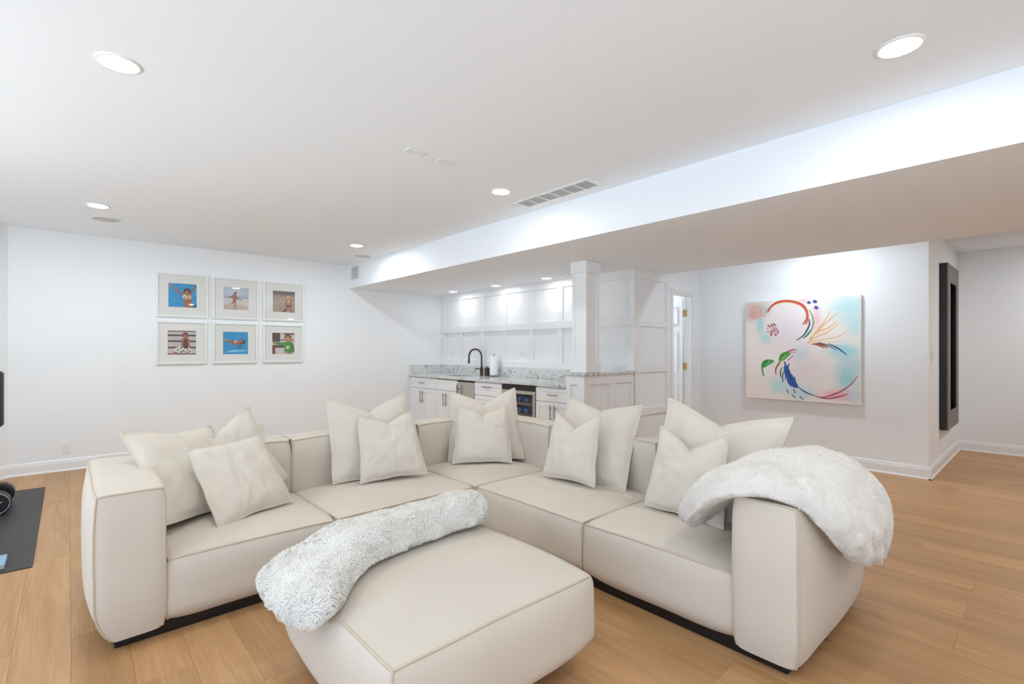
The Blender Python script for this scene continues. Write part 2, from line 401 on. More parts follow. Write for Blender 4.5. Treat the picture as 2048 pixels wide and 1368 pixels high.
# baseboards: stepped profile with a cap and a shoe moulding
def baseboard(name, a, b, label):
    """a->b runs along the wall with the room on its right-hand side"""
    a = Vector((*a, 0)); b = Vector((*b, 0)); d = (b - a).normalized(); n = Vector((d.y, -d.x, 0))
    prof = [(0, 0), (.026, 0), (.026, .010), (.020, .018), (.016, .020), (.016, .095), (.012, .100), (.012, .112), (.007, .122), (.004, .128), (0, .128)]
    mb = MB(); m = len(prof)
    vs = [a + n * p[0] + Vector((0, 0, p[1])) for p in prof] + [b + n * p[0] + Vector((0, 0, p[1])) for p in prof]
    mb.add(vs, [(i, (i + 1) % m, m + (i + 1) % m, m + i) for i in range(m)] + [tuple(range(m - 1, -1, -1)), tuple(range(m, 2 * m))])
    return struct(mb.build(name, TRIM), label, 'baseboard')
baseboard('baseboard_left', (-.45, YA), (4.24, YA), 'white baseboard under the six framed photos')
baseboard('baseboard_angled', (-.455 - k, YA - k), (-.455, YA), 'white baseboard of the angled wall')
baseboard('baseboard_right', (XP, YD), (XP, YS - .026), 'white baseboard under the abstract painting')
baseboard('baseboard_hall', (XP - .026, YS), (XF, YS), 'white baseboard under the tall dark frame')
baseboard('baseboard_far', (XF, YS), (XF, YB), 'white baseboard of the far wall at the right edge')

# board and batten on the bar wall
def board(par, *b): return MB().box(*b).build('batten', TRIM, par, bevel=.0015)
wb = bpy.data.objects['wall_bar']
T = .02
stiles = [(7.074, 7.18), (6.544, 6.625), (5.987, 6.088), (5.451, 5.542), (4.895, 4.991), (4.340, 4.431), (3.79, 3.88), (3.24, 3.32)]
rails = [(2.133, ZS), (1.590, 1.688), (1.05, 1.140)]
for z0, z1 in rails:
    board(wb, XW - (T + .008 if z0 > 1.5 and z0 < 1.7 else T + .002), XW, 3.24, YA, z0, z1)
for z0, z1 in ((1.688, 2.133), (1.140, 1.590)):
    for y0, y1 in stiles: board(wb, XW - T, XW, y0, y1, z0, z1)
# board and batten on the door wall
wd_ = bpy.data.objects['wall_door']
for z0, z1 in ((2.135, ZS), (1.583, 1.656), (1.040, 1.136), (.535, .620), (0, .13)):
    board(wd_, XW + .0, 5.625, YD - T - .002, YD, z0, z1)
for z0, z1 in ((1.656, 2.135), (1.136, 1.583), (.620, 1.040), (.13, .535)):
    for x0, x1 in ((XW, XW + .11), (5.52, 5.625)): board(wd_, x0, x1, YD - T, YD, z0, z1)

# door: casing, jamb and leaf swung into the closet
dr = bpy.data.objects.new('door_1', None); COL.objects.link(dr); dr.location = (DX0, YD, 0); struct(dr, 'white panelled closet door standing open', 'door')
do = dr.location
for x0, x1 in ((DX0 - .07, DX0), (DX1, DX1 + .105)):
    MB().box(x0, x1, YD - .016, YD, 0, DZ + .07).box(x0 + .012, x1 - .012, YD - .024, YD - .016, 0, DZ + .055).build('casing', TRIM, dr, off=do, bevel=.002)
MB().box(DX0, DX1, YD - .016, YD, DZ, DZ + .07).box(DX0, DX1, YD - .024, YD - .016, DZ + .015, DZ + .055).build('casing', TRIM, dr, off=do, bevel=.002)
for x0, x1 in ((DX0, DX0 + .012), (DX1 - .012, DX1)): MB().box(x0, x1, YD, YD + .11, 0, DZ - .012).build('jamb', TRIM, dr, off=do)
MB().box(DX0, DX1, YD, YD + .11, DZ - .012, DZ).build('jamb', TRIM, dr, off=do)
LX = DX1 - .016
mb = MB().box(LX - .030, LX, YD + .115, YD + .605, .012, DZ - .018)
leaf = mb.build('door_leaf', TRIM, dr, off=do)
rows = [(1.66, 1.90), (.98, 1.56), (.22, .86)]
for z0, z1 in rows:                                    # raised mouldings of the six panels
    for y0, y1 in ((YD + .18, YD + .33), (YD + .39, YD + .54)):
        m2 = MB(); xa, xb = LX - .042, LX - .030
        m2.box(xa, xb, y0, y0 + .018, z0, z1).box(xa, xb, y1 - .018, y1, z0, z1).box(xa, xb, y0 + .018, y1 - .018, z0, z0 + .018).box(xa, xb, y0 + .018, y1 - .018, z1 - .018, z1)
        m2.build('panel_moulding', TRIM, leaf, off=do)
for z in (1.80, 1.083, .362):
    h = MB().cyl((DX1 - .014, YD + .106, z - .045), (DX1 - .014, YD + .106, z + .045), .008, 12)
    h.box(DX1 - .0145, DX1 - .0118, YD + .064, YD + .104, z - .045, z + .045)
    h.build('hinge', BRASS, dr, off=do)['label'] = 'brass door hinge'

# pony wall at the end of the bar, with its stone cap and the square column standing on it
pw = struct(MB().box(3.95, XW - T - .003, 3.262, 3.475, 0, 1.037).build('wall_pony', WALL), 'low white panelled wall closing the end of the bar', 'wall')
for b in ((3.93, 4.82, 3.242, 3.262, .94, 1.037), (3.93, 4.82, 3.242, 3.262, 0, .13), (3.93, 4.02, 3.242, 3.262, .13, .94), (4.366, 4.489, 3.242, 3.262, .13, .94), (4.775, 4.82, 3.242, 3.262, .13, .94),
          (3.93, 3.95, 3.262, 3.49, .94, 1.037), (3.93, 3.95, 3.262, 3.49, 0, .13), (3.93, 3.95, 3.262, 3.335, .13, .94), (3.93, 3.95, 3.43, 3.49, .13, .94)):
    board(pw, *b)
tag(MB().box(3.908, 4.846, 3.218, 3.236, 1.038, 1.066).box(3.908, 4.818, 3.236, 3.512, 1.038, 1.066).build('stone_cap', GRAN, bevel=.003), 'grey granite slab capping the low wall under the column', 'stone slab')
cl = thing('column', 'square white panelled column standing on the granite capped low wall', 'column', (4.093, 3.355, 1.066))
co = cl.location
ca, cb, da, db = 3.985, 4.202, 3.262, 3.450
MB().box(ca + .012, cb - .012, da + .012, db - .012, 1.16, 2.115).build('shaft', TRIM, cl, off=co)
for x0, x1 in ((ca, ca + .035), (cb - .035, cb)):
    for y0, y1 in ((da, da + .035), (db - .035, db)):
        MB().box(x0, x1, y0, y1, 1.16, 2.115).build('corner_board', TRIM, cl, off=co, bevel=.0015)
MB().box(ca - .015, cb + .015, da - .013, db + .015, 1.0665, 1.16).build('base', TRIM, cl, off=co, bevel=.003)
MB().box(ca - .015, cb + .015, da - .013, db + .015, 2.115, ZS - .001).build('capital', TRIM, cl, off=co, bevel=.003)

# ================================================================== CEILING FITTINGS
def can_light(x, y, z, label, group, circuit, r=.068):
    t = thing('recessed_light', label, 'ceiling light', (x, y, z), group=group)
    MB().lathe([(r + .016, 0), (r + .016, -.003), (r + .012, -.006), (r, -.006), (r, -.001)], n=40).build('trim_ring', PLATE, t)
    MB().add([(r * math.cos(2*PI*i/28), r * math.sin(2*PI*i/28), -.004) for i in range(28)], [tuple(range(27, -1, -1))]).build('lens', LENS[circuit], t, fix=False)
    return t
G1, G2 = 'recessed lights of the main ceiling', 'recessed lights under the soffit over the bar'
can_light(.165, 2.775, ZC, 'round recessed ceiling light, the big bright one at upper left', G1, 'main')
can_light(2.576, .434, ZC, 'round recessed ceiling light at upper right above the long soffit face', G1, 'main')
can_light(2.571, 2.975, ZC, 'round recessed ceiling light beside the long ceiling vent', G1, 'main')
can_light(.195, 5.640, ZC, 'round recessed ceiling light in front of the left ceiling speaker', G1, 'far')
can_light(2.600, 5.690, ZC, 'round recessed ceiling light near the small vent on the soffit', G1, 'far')
can_light(4.555, 6.439, ZS, 'small recessed light over the bar, leftmost of three in a row', G2, 'bar', .06)
can_light(4.585, 5.419, ZS, 'small recessed light over the bar, middle of three in a row', G2, 'bar', .06)
can_light(4.590, 4.412, ZS, 'small recessed light over the bar, nearest the column', G2, 'bar', .06)
# fittings out of frame; the rear circuit extends the grid, with cans added as fill
can_light(5.80, 1.72, ZC, 'recessed light hidden behind the soffit above the abstract painting', G1, 'paint')
can_light(7.6, -.6, ZC, 'recessed light of the right-hand passage, hidden behind the soffit', G1, 'hall')
can_light(.17, .10, ZC, 'recessed ceiling light right above the camera', G1, 'rear')
can_light(2.58, -2.0, ZC, 'recessed ceiling light behind the camera near the soffit', G1, 'rear')
can_light(.17, -2.1, ZC, 'recessed ceiling light behind the camera near the glazed doors', G1, 'rear')
can_light(5.0, -1.2, ZS, 'recessed light under the soffit behind the camera', G2, 'rear')
can_light(-2.0, -.6, ZC, 'recessed ceiling light in front of the patio doors', G1, 'rear')
can_light(-2.0, 2.8, ZC, 'recessed ceiling light left of the picture', G1, 'rear')
can_light(5.9, 4.2, ZC, 'recessed light inside the closet', G1, 'closet')

def speaker(x, y, label):
    t = thing('ceiling_speaker', label, 'speaker', (x, y, ZC), group='round ceiling speakers')
    MB().lathe([(.118, 0), (.118, -.003), (.112, -.006), (.106, -.006), (.106, -.003)], n=40).build('rim', PLATE, t)
    MB().lathe([(.0001, -.0045), (.05, -.0045), (.106, -.0035)], n=40).build('grille', GRILLE, t)
GRILLE = simple('speaker_grille', (205, 206, 207), 0.8, bump=0.8, bscale=700, var=0.02)
speaker(.275, 6.175, 'flush round white ceiling speaker at the left, behind a recessed light')
speaker(2.95, 6.27, 'flush round white ceiling speaker close to the soffit corner')

SLAT = simple('vent_slat_metal', (200, 200, 200), 0.6, var=0.02)
# long return vent: frame and six grilles of fine slats
vt = thing('ceiling_vent', 'long white rectangular ceiling vent with six louvred panels beside the soffit', 'vent', (2.94, 2.72, ZC))
vx0, vx1, vy0, vy1 = 2.835, 3.045, 2.30, 3.155
m = MB(); zt, zb = ZC - .001, ZC - .009
m.box(vx0, vx0 + .03, vy0, vy1, zb, zt).box(vx1 - .03, vx1, vy0, vy1, zb, zt).box(vx0 + .03, vx1 - .03, vy0, vy0 + .045, zb, zt).box(vx0 + .03, vx1 - .03, vy1 - .045, vy1, zb, zt)
m.build('frame', PLATE, vt, off=vt.location, bevel=.002)
pitch = (vy1 - vy0 - .09) / 6
for i in range(6):
    ya = vy0 + .045 + pitch * i
    p = MB().box(vx0 + .03, vx1 - .03, ya + .007, ya + pitch - .007, ZC - .0062, ZC - .0012).build('grille_panel', GRILL, vt, off=vt.location)
    sl = MB()
    for j in range(9):
        xs = vx0 + .036 + j * .0165
        sl.add([(xs, ya + .007, ZC - .0088), (xs + .010, ya + .007, ZC - .0064), (xs + .010, ya + pitch - .007, ZC - .0064), (xs, ya + pitch - .007, ZC - .0088)], [(0, 1, 2, 3)])
    sl.build('slats', SLAT, p, off=vt.location, fix=False)['kind'] = 'stuff'
    if i: MB().box(vx0 + .03, vx1 - .03, ya - .007, ya + .007, zb, zt - .0004).build('divider', PLATE, vt, off=vt.location)
# small supply vent on the soffit face
sv = thing('wall_vent', 'small white louvred air vent high on the soffit face near the far wall', 'vent', (XB, 6.955, 2.44))
m = MB()
m.box(XB - .008, XB, 6.805, 6.835, 2.335, 2.555).box(XB - .008, XB, 7.075, 7.105, 2.335, 2.555).box(XB - .008, XB, 6.835, 7.075, 2.335, 2.360).box(XB - .008, XB, 6.835, 7.075, 2.530, 2.555)
m.build('frame', PLATE, sv, off=sv.location, bevel=.002)
MB().box(XB - .003, XB - .0005, 6.835, 7.075, 2.36, 2.53).build('back_plate', DARKIN, sv, off=sv.location)
for i in range(12):
    ya = 6.838 + i * .0195 + (.006 if i > 5 else 0)
    MB().box(XB - .007, XB - .003, ya, ya + .0105, 2.36, 2.53).build('slat', GRILL, sv, off=sv.location)
for x0, x1, lb in ((1.580, 1.712, 'small flush white cover plate on the ceiling, the left of two'), (1.822, 1.942, 'small flush white cover plate on the ceiling, the right of two')):
    c = thing('ceiling_cover_plate', lb, 'cover plate', ((x0 + x1) / 2, 2.74, ZC), group='ceiling cover plates')
    MB().box(x0, x1, 2.705, 2.775, ZC - .007, ZC - .0005).build('plate', PLATE, c, off=c.location, bevel=.002)
    for s_ in (-1, 1): MB().cyl(((x0 + x1) / 2 + s_ * .035, 2.74, ZC - .0085), ((x0 + x1) / 2 + s_ * .035, 2.74, ZC - .007), .004, 10).build('screw', PLATE, c, off=c.location)

# ================================================================== WALL FITTINGS
def outlet(pos, axis, label, horiz=False, group='wall outlets'):
    """axis 'Y' faces -Y, 'X' faces -X"""
    t = thing('wall_outlet', label, 'outlet', pos, (0, 0, 0 if axis == 'Y' else -PI / 2), group)
    w_, h_ = (.115, .07) if horiz else (.07, .115)
    MB().box(-w_/2, w_/2, -.006, 0, -h_/2, h_/2).build('plate', PLATE, t, bevel=.002)
    for s_ in (-1, 1):
        c = (s_ * .024, 0) if horiz else (0, s_ * .024)
        p = MB().box(c[0] - .015, c[0] + .015, -.0085, -.006, c[1] - .015, c[1] + .015).build('receptacle', PLATE, t, bevel=.002)
        MB().box(c[0] - .007, c[0] - .0045, -.0092, -.0085, c[1] - .005, c[1] + .006).box(c[0] + .0045, c[0] + .007, -.0092, -.0085, c[1] - .005, c[1] + .006).build('slots', GRILL, p)
outlet((-.012, YA, .24), 'Y', 'white wall outlet low on the wall left of the sofa arm')
outlet((1.936, YA, .25), 'Y', 'white wall outlet low on the wall between the pillow groups')
outlet((XW, 6.85, 1.245), 'X', 'white sideways outlet in the bar wall left of the faucet', True)
outlet((XW, 5.13, 1.245), 'X', 'white sideways outlet in the bar wall right of the paper towels', True)
sw = thing('light_switch', 'white light switch beside the tall dark frame', 'switch', (6.595, YS, 1.238))
MB().box(-.036, .036, -.006, 0, -.058, .058).build('plate', PLATE, sw, bevel=.002)
MB().box(-.016, .016, -.010, -.006, -.032, .032).build('rocker', PLATE, sw, bevel=.002)

# ================================================================== BAR
XC = 4.22                      # front of doors and drawers
def shaker(parent, name, y0, y1, z0, z1, off, fr=.055):
    """shaker front facing -X, thickness 2 cm with a recessed centre panel"""
    g = .0015; y0 += g; y1 -= g; z0 += g; z1 -= g
    fr = min(fr, (z1 - z0) * .3)
    mb = MB().box(XC + .007, XC + .02, y0, y1, z0, z1)
    mb.box(XC, XC + .007, y0, y0 + fr, z0, z1).box(XC, XC + .007, y1 - fr, y1, z0, z1).box(XC, XC + .007, y0 + fr, y1 - fr, z0, z0 + fr).box(XC, XC + .007, y0 + fr, y1 - fr, z1 - fr, z1)
    return mb.build(name, CAB, parent, off=off, bevel=.0012)
def pull(parent, p, vertical, ln, off, m=NICKEL):
    x, y, z = p; d = Vector((0, 0, 1)) if vertical else Vector((0, 1, 0)); c = Vector((x - .03, y, z))
    mb = MB().cyl(c - d * ln / 2, c + d * ln / 2, .0055, 12)
    for s_ in (-1, 1):
        q = c + d * s_ * ln * .32; mb.cyl(q, q + Vector((.03, 0, 0)), .004, 10)
    mb.build('handle', m, parent, off=off)['label'] = 'satin metal bar handle'
def cabinet(y0, y1, label, kind, zt=.868):
    t = thing('base_cabinet', label, 'cabinet', (4.5, (y0 + y1) / 2, 0), group='white bar base cabinets'); o = t.location
    MB().box(XC + .021, 4.80, y0 + .001, y1 - .001, .10, .70 if kind == 'sink' else zt).box(XC + .08, 4.80, y0 + .001, y1 - .001, 0, .10).build('body', CAB, t, off=o)
    ym = (y0 + y1) / 2
    if kind == 'drawers':
        for z0, z1 in ((.682, zt - .012), (.40, .678), (.115, .396)):
            d = shaker(t, 'drawer', y0, y1, z0, z1, o); pull(d, (XC, ym, (z0 + z1) / 2 + .03), False, .20, o)
    else:
        d = shaker(t, 'drawer', y0, y1, .682 + .012, zt - .012, o)
        if kind != 'sink': pull(d, (XC, ym, .775), False, .16 if y1 - y0 > .55 else .17, o)
        for a, b_, hy in ((ym, y1, ym + .035), (y0, ym, ym - .035)):
            d = shaker(t, 'cabinet_door', a, b_, .115, .688, o); pull(d, (XC, hy, .555), True, .20, o)
    return t
cabinet(6.443, 7.178, 'white shaker base cabinet at the wall end with one drawer and two doors', 'door')
cabinet(5.862, 6.443, 'white shaker sink cabinet with a blank top panel and two doors', 'sink')
cabinet(4.868, 5.447, 'white shaker drawer cabinet between the steel appliance and wine fridge', 'drawers')
cabinet(3.640, 4.236, 'white shaker base cabinet between the wine fridge and pony wall', 'door')
# slim stainless appliance
ap = thing('ice_maker', 'slim stainless steel undercounter appliance with a long vertical handle', 'appliance', (4.5, 5.654, 0)); o = ap.location
MB().box(XC + .03, 4.80, 5.449, 5.860, .02, .866).build('body', BLACK, ap, off=o)
d = MB().box(XC - .005, XC + .029, 5.452, 5.858, .10, .845).build('door', STEEL, ap, off=o, bevel=.004)
MB().cyl((XC - .05, 5.80, .35), (XC - .05, 5.80, .80), .010, 14).cyl((XC - .05, 5.80, .42), (XC - .005, 5.80, .42), .007, 10).cyl((XC - .05, 5.80, .74), (XC - .005, 5.80, .74), .007, 10).build('handle', NICKEL, d, off=o)
# wine fridge
fz = thing('wine_fridge', 'undercounter wine fridge with a steel framed dark glass door', 'fridge', (4.5, 4.552, 0)); o = fz.location
f0, f1 = 4.238, 4.866
MB().box(4.76, 4.80, f0, f1, .02, .866).box(XC + .03, 4.76, f0, f0 + .03, .02, .866).box(XC + .03, 4.76, f1 - .03, f1, .02, .866).box(XC + .03, 4.76, f0 + .03, f1 - .03, .02, .10).box(XC + .03, 4.76, f0 + .03, f1 - .03, .80, .866).build('body', DARKIN, fz, off=o)
MB().box(XC + .002, XC + .03, f0 + .002, f1 - .002, .80, .862).build('control_panel', BLACK, fz, off=o, bevel=.002)
dd = MB()
for q in ((f0 + .004, f0 + .045, .10, .795), (f1 - .045, f1 - .004, .10, .795)): dd.box(XC - .01, XC + .028, *q)
for q in ((.10, .145), (.752, .795)): dd.box(XC - .01, XC + .028, f0 + .045, f1 - .045, *q)
dd = dd.build('door', STEEL, fz, off=o, bevel=.002)
MB().box(XC + .006, XC + .012, f0 + .045, f1 - .045, .145, .752).build('pane', SMOKE, dd, off=o)
MB().cyl((XC - .05, f1 - .025, .25), (XC - .05, f1 - .025, .66), .010, 14).cyl((XC - .05, f1 - .025, .31), (XC - .01, f1 - .025, .31), .007, 10).cyl((XC - .05, f1 - .025, .60), (XC - .01, f1 - .025, .60), .007, 10).build('handle', NICKEL, dd, off=o)
for z in (.62, .48, .34, .20):
    s_ = MB()
    for x in np.arange(XC + .08, 4.74, .06): s_.box(x, x + .02, f0 + .035, f1 - .035, z, z + .008)
    s_ = s_.build('shelf', NICKEL, fz, off=o)
    MB().box(XC + .035, XC + .05, f0 + .035, f1 - .035, z - .012, z + .022).build('shelf_front', SHELFWOOD, s_, off=o)
BOTTLE = simple('blue_lit_bottle_glass', (66, 126, 172), 0.15, var=0.15, vscale=30)  # blue light on the fridge contents is put into the bottle colour
bt = None
for z in (.63, .49, .35):
    for j in range(4):
        y = f0 + .11 + j * .135
        if bt is None:
            mb = MB(); prof = [(.0001, 0), (.036, 0), (.038, .004), (.038, .19), (.03, .22), (.014, .25), (.013, .31), (.0001, .312)]
            mb.lathe(prof, n=16); bt_me = mb.mesh('bottle'); bt_me.materials.append(BOTTLE); bt = True
        b_ = bpy.data.objects.new('bottle', bt_me); COL.objects.link(b_); b_.location = (XC + .07, y, z + .0385); b_.rotation_euler = (0, PI / 2, 0)
        tag(b_, 'bottle coloured with blue light, lying on a rack inside the wine fridge', 'bottle', 'bottles lying in the wine fridge')
# worktop with an undermount sink cut-out, and its upstands
sy0, sy1, sx0, sx1 = 5.93, 6.38, 4.32, 4.66
m = MB().box(4.19, 4.838, 3.49, sy0, .869, .909).box(4.19, 4.838, sy1, 7.179, .869, .909).box(4.19, sx0, sy0, sy1, .869, .909).box(sx1, 4.838, sy0, sy1, .869, .909)
tag(m.build('worktop', GRAN, bevel=.003), 'polished grey veined granite worktop along the bar', 'worktop')
bs = thing('backsplash', 'low grey granite upstand behind the bar worktop', 'backsplash', (4.81, 5.3, .909))
MB().box(4.812, 4.838, 3.515, 7.155, .9095, 1.0495).build('back_slab', GRAN, bs, off=bs.location, bevel=.002)
MB().box(4.205, 4.838, 7.156, 7.179, .9095, 1.0495).build('side_slab', GRAN, bs, off=bs.location, bevel=.002)
sk = thing('sink', 'steel sink sunk in the bar worktop', 'sink', (4.49, 6.155, .73))
MB().box(sx0 - .01, sx0, sy0 - .01, sy1 + .01, .72, .868).box(sx1, sx1 + .01, sy0 - .01, sy1 + .01, .72, .868).box(sx0, sx1, sy0 - .01, sy0, .72, .868).box(sx0, sx1, sy1, sy1 + .01, .72, .868).box(sx0, sx1, sy0, sy1, .715, .725).build('basin', STEEL, sk, off=sk.location)
MB().cyl((4.49, 6.155, .725), (4.49, 6.155, .729), .04, 20).build('drain', NICKEL, sk, off=sk.location)
# faucet
fx, fy = 4.73, 5.93
fa = thing('faucet', 'dark bronze gooseneck faucet on the bar worktop', 'faucet', (fx, fy, .909)); o = fa.location
MB().lathe([(.0001, 0), (.03, 0), (.03, .006), (.026, .008), (.026, .12), (.022, .128), (.014, .135), (.0001, .136)], (fx, fy, .909), 24).build('base', BRONZE, fa, off=o)
pts = [(fx, fy, .909 + .12), (fx, fy, 1.20)]
vdx, vdy = -.35, .937                         # spout swings towards the far wall
for i in range(13):
    a = PI * i / 12 * 1.06; r = .115
    pts.append((fx + vdx * (r - r * math.cos(a)), fy + vdy * (r - r * math.cos(a)), 1.20 + r * math.sin(a)))
lx = pts[-1]; pts.append((lx[0] + vdx * .004, lx[1] + vdy * .004, lx[2] - .075))
MB().tube(pts, .0135, 12).build('spout', BRONZE, fa, off=o)
MB().tube([(lx[0], lx[1], lx[2] - .02), (lx[0] + vdx * .004, lx[1] + vdy * .004, lx[2] - .085)], .017, 12).build('spray_head', BRONZE, fa, off=o)
MB().tube([(fx, fy, 1.005), (fx - .05, fy - .02, 1.012), (fx - .105, fy + .03, 1.018)], [.011, .009, .007], 10).build('lever', BRONZE, fa, off=o)
# dark bottle next to it
bo = thing('soap_bottle', 'small dark brown square bottle beside the faucet', 'bottle', (4.73, 5.80, .909)); o = bo.location
MB().box(4.70, 4.765, 5.765, 5.83, .9095, 1.03).build('body', BROWN, bo, off=o, bevel=.008, seg=2)
MB().lathe([(.018, 1.03), (.018, 1.042), (.006, 1.044), (.006, 1.055), (.0001, 1.056)], (4.7325, 5.7975, 0), 16).build('cap', BROWN, bo, off=o)
# paper towels
px, py = 4.70, 5.60
pt = thing('paper_towel_holder', 'upright paper towel roll on a holder on the bar worktop', 'paper towels', (px, py, .909)); o = pt.location
MB().lathe([(.0001, 0), (.075, 0), (.075, .008), (.02, .012), (.0001, .012)], (px, py, .9095), 28).build('base', NICKEL, pt, off=o)
MB().lathe([(.021, 0), (.060, 0), (.062, .004), (.062, .276), (.060, .28), (.021, .28), (.021, 0)], (px, py, .9235), 32).build('roll', PAPER, pt, off=o)
MB().cyl((px, py, .92), (px, py, 1.235), .006, 12).lathe([(.0001, .012), (.008, .008), (.010, 0), (.006, -.006)], (px, py, 1.235), 14).build('post', NICKEL, pt, off=o)

# ================================================================== PICTURES
def painter(n):
    g = np.linspace(0, 1, n); U, V = np.meshgrid(g, g)
    img = np.zeros((n, n, 3))
    def put(mask, c):
        mask = np.clip(mask, 0, 1)[..., None]; img[:] = img * (1 - mask) + np.array(c, float) * mask
    aa = 1.5 / n
    def ell(x, y, rx, ry, c, soft=None, rot=0.0):
        dx, dy = U - x, V - y; cr, sr = math.cos(rot), math.sin(rot)
        q = np.sqrt(((dx * cr + dy * sr) / rx) ** 2 + ((-dx * sr + dy * cr) / ry) ** 2)
        s_ = soft if soft else aa / min(rx, ry); put((1 - q) / s_ + .5, c)
    def cap(p, q, r0, r1, c):
        ax, ay = p; bx, by = q; dx, dy = bx - ax, by - ay; l2 = dx * dx + dy * dy + 1e-9
        t = np.clip(((U - ax) * dx + (V - ay) * dy) / l2, 0, 1)
        d_ = np.hypot(U - ax - t * dx, V - ay - t * dy); put((r0 + (r1 - r0) * t - d_) / aa + .5, c)
    def rect(x0, x1, y0, y1, c): put(np.minimum(np.minimum(U - x0, x1 - U), np.minimum(V - y0, y1 - V)) / aa + .5, c)
    return img, U, V, put, ell, cap, rect
def grid_print(name, img, w_, h_, m, parent, loc, axis):
    """img rows run bottom to top; axis 'Y' lies in XZ facing -Y, 'X' lies in YZ facing -X (u runs towards -Y)"""
    n = img.shape[0]; g = np.linspace(0, 1, n); U, V = np.meshgrid(g, g); u = U.ravel() * w_; v = V.ravel() * h_; z0 = np.zeros_like(u)
    co = np.stack([u, z0, v], 1) if axis == 'Y' else np.stack([z0, -u, v], 1)
    idx = np.arange(n * n).reshape(n, n)
    f = np.stack([idx[:-1, :-1], idx[:-1, 1:], idx[1:, 1:], idx[1:, :-1]], -1).reshape(-1, 4)
    me = bpy.data.meshes.new(name); me.from_pydata(co.tolist(), [], f.tolist())
    a = me.color_attributes.new('Col', 'FLOAT_COLOR', 'POINT'); c = np.clip(img.reshape(-1, 3) / 255.0, 0, 1)
    c = np.where(c <= .04045, c / 12.92, ((c + .055) / 1.055) ** 2.4)
    a.data.foreach_set('color', np.concatenate([c, np.ones((len(c), 1))], 1).astype(np.float32).ravel())
    me.materials.append(m); ob = bpy.data.objects.new(name, me); COL.objects.link(ob); ob.parent = parent; ob.location = loc
    return ob
def water(img, U, V, put, seed):
    img[:] = (38, 150, 208)
    r = np.random.RandomState(seed)
    for i in range(60):
        x, y, l_, c = r.rand(), r.rand(), .04 + .1 * r.rand(), [(70, 180, 228), (24, 120, 180), (120, 205, 238)][i % 3]
        put(np.clip(1 - ((U - x) / l_) ** 2 - ((V - y - .02 * np.sin(U * 20 + i)) / .012) ** 2, 0, 1) * .8, c)
SK, SK2, HAIR = (166, 104, 76), (196, 138, 104), (58, 40, 34)
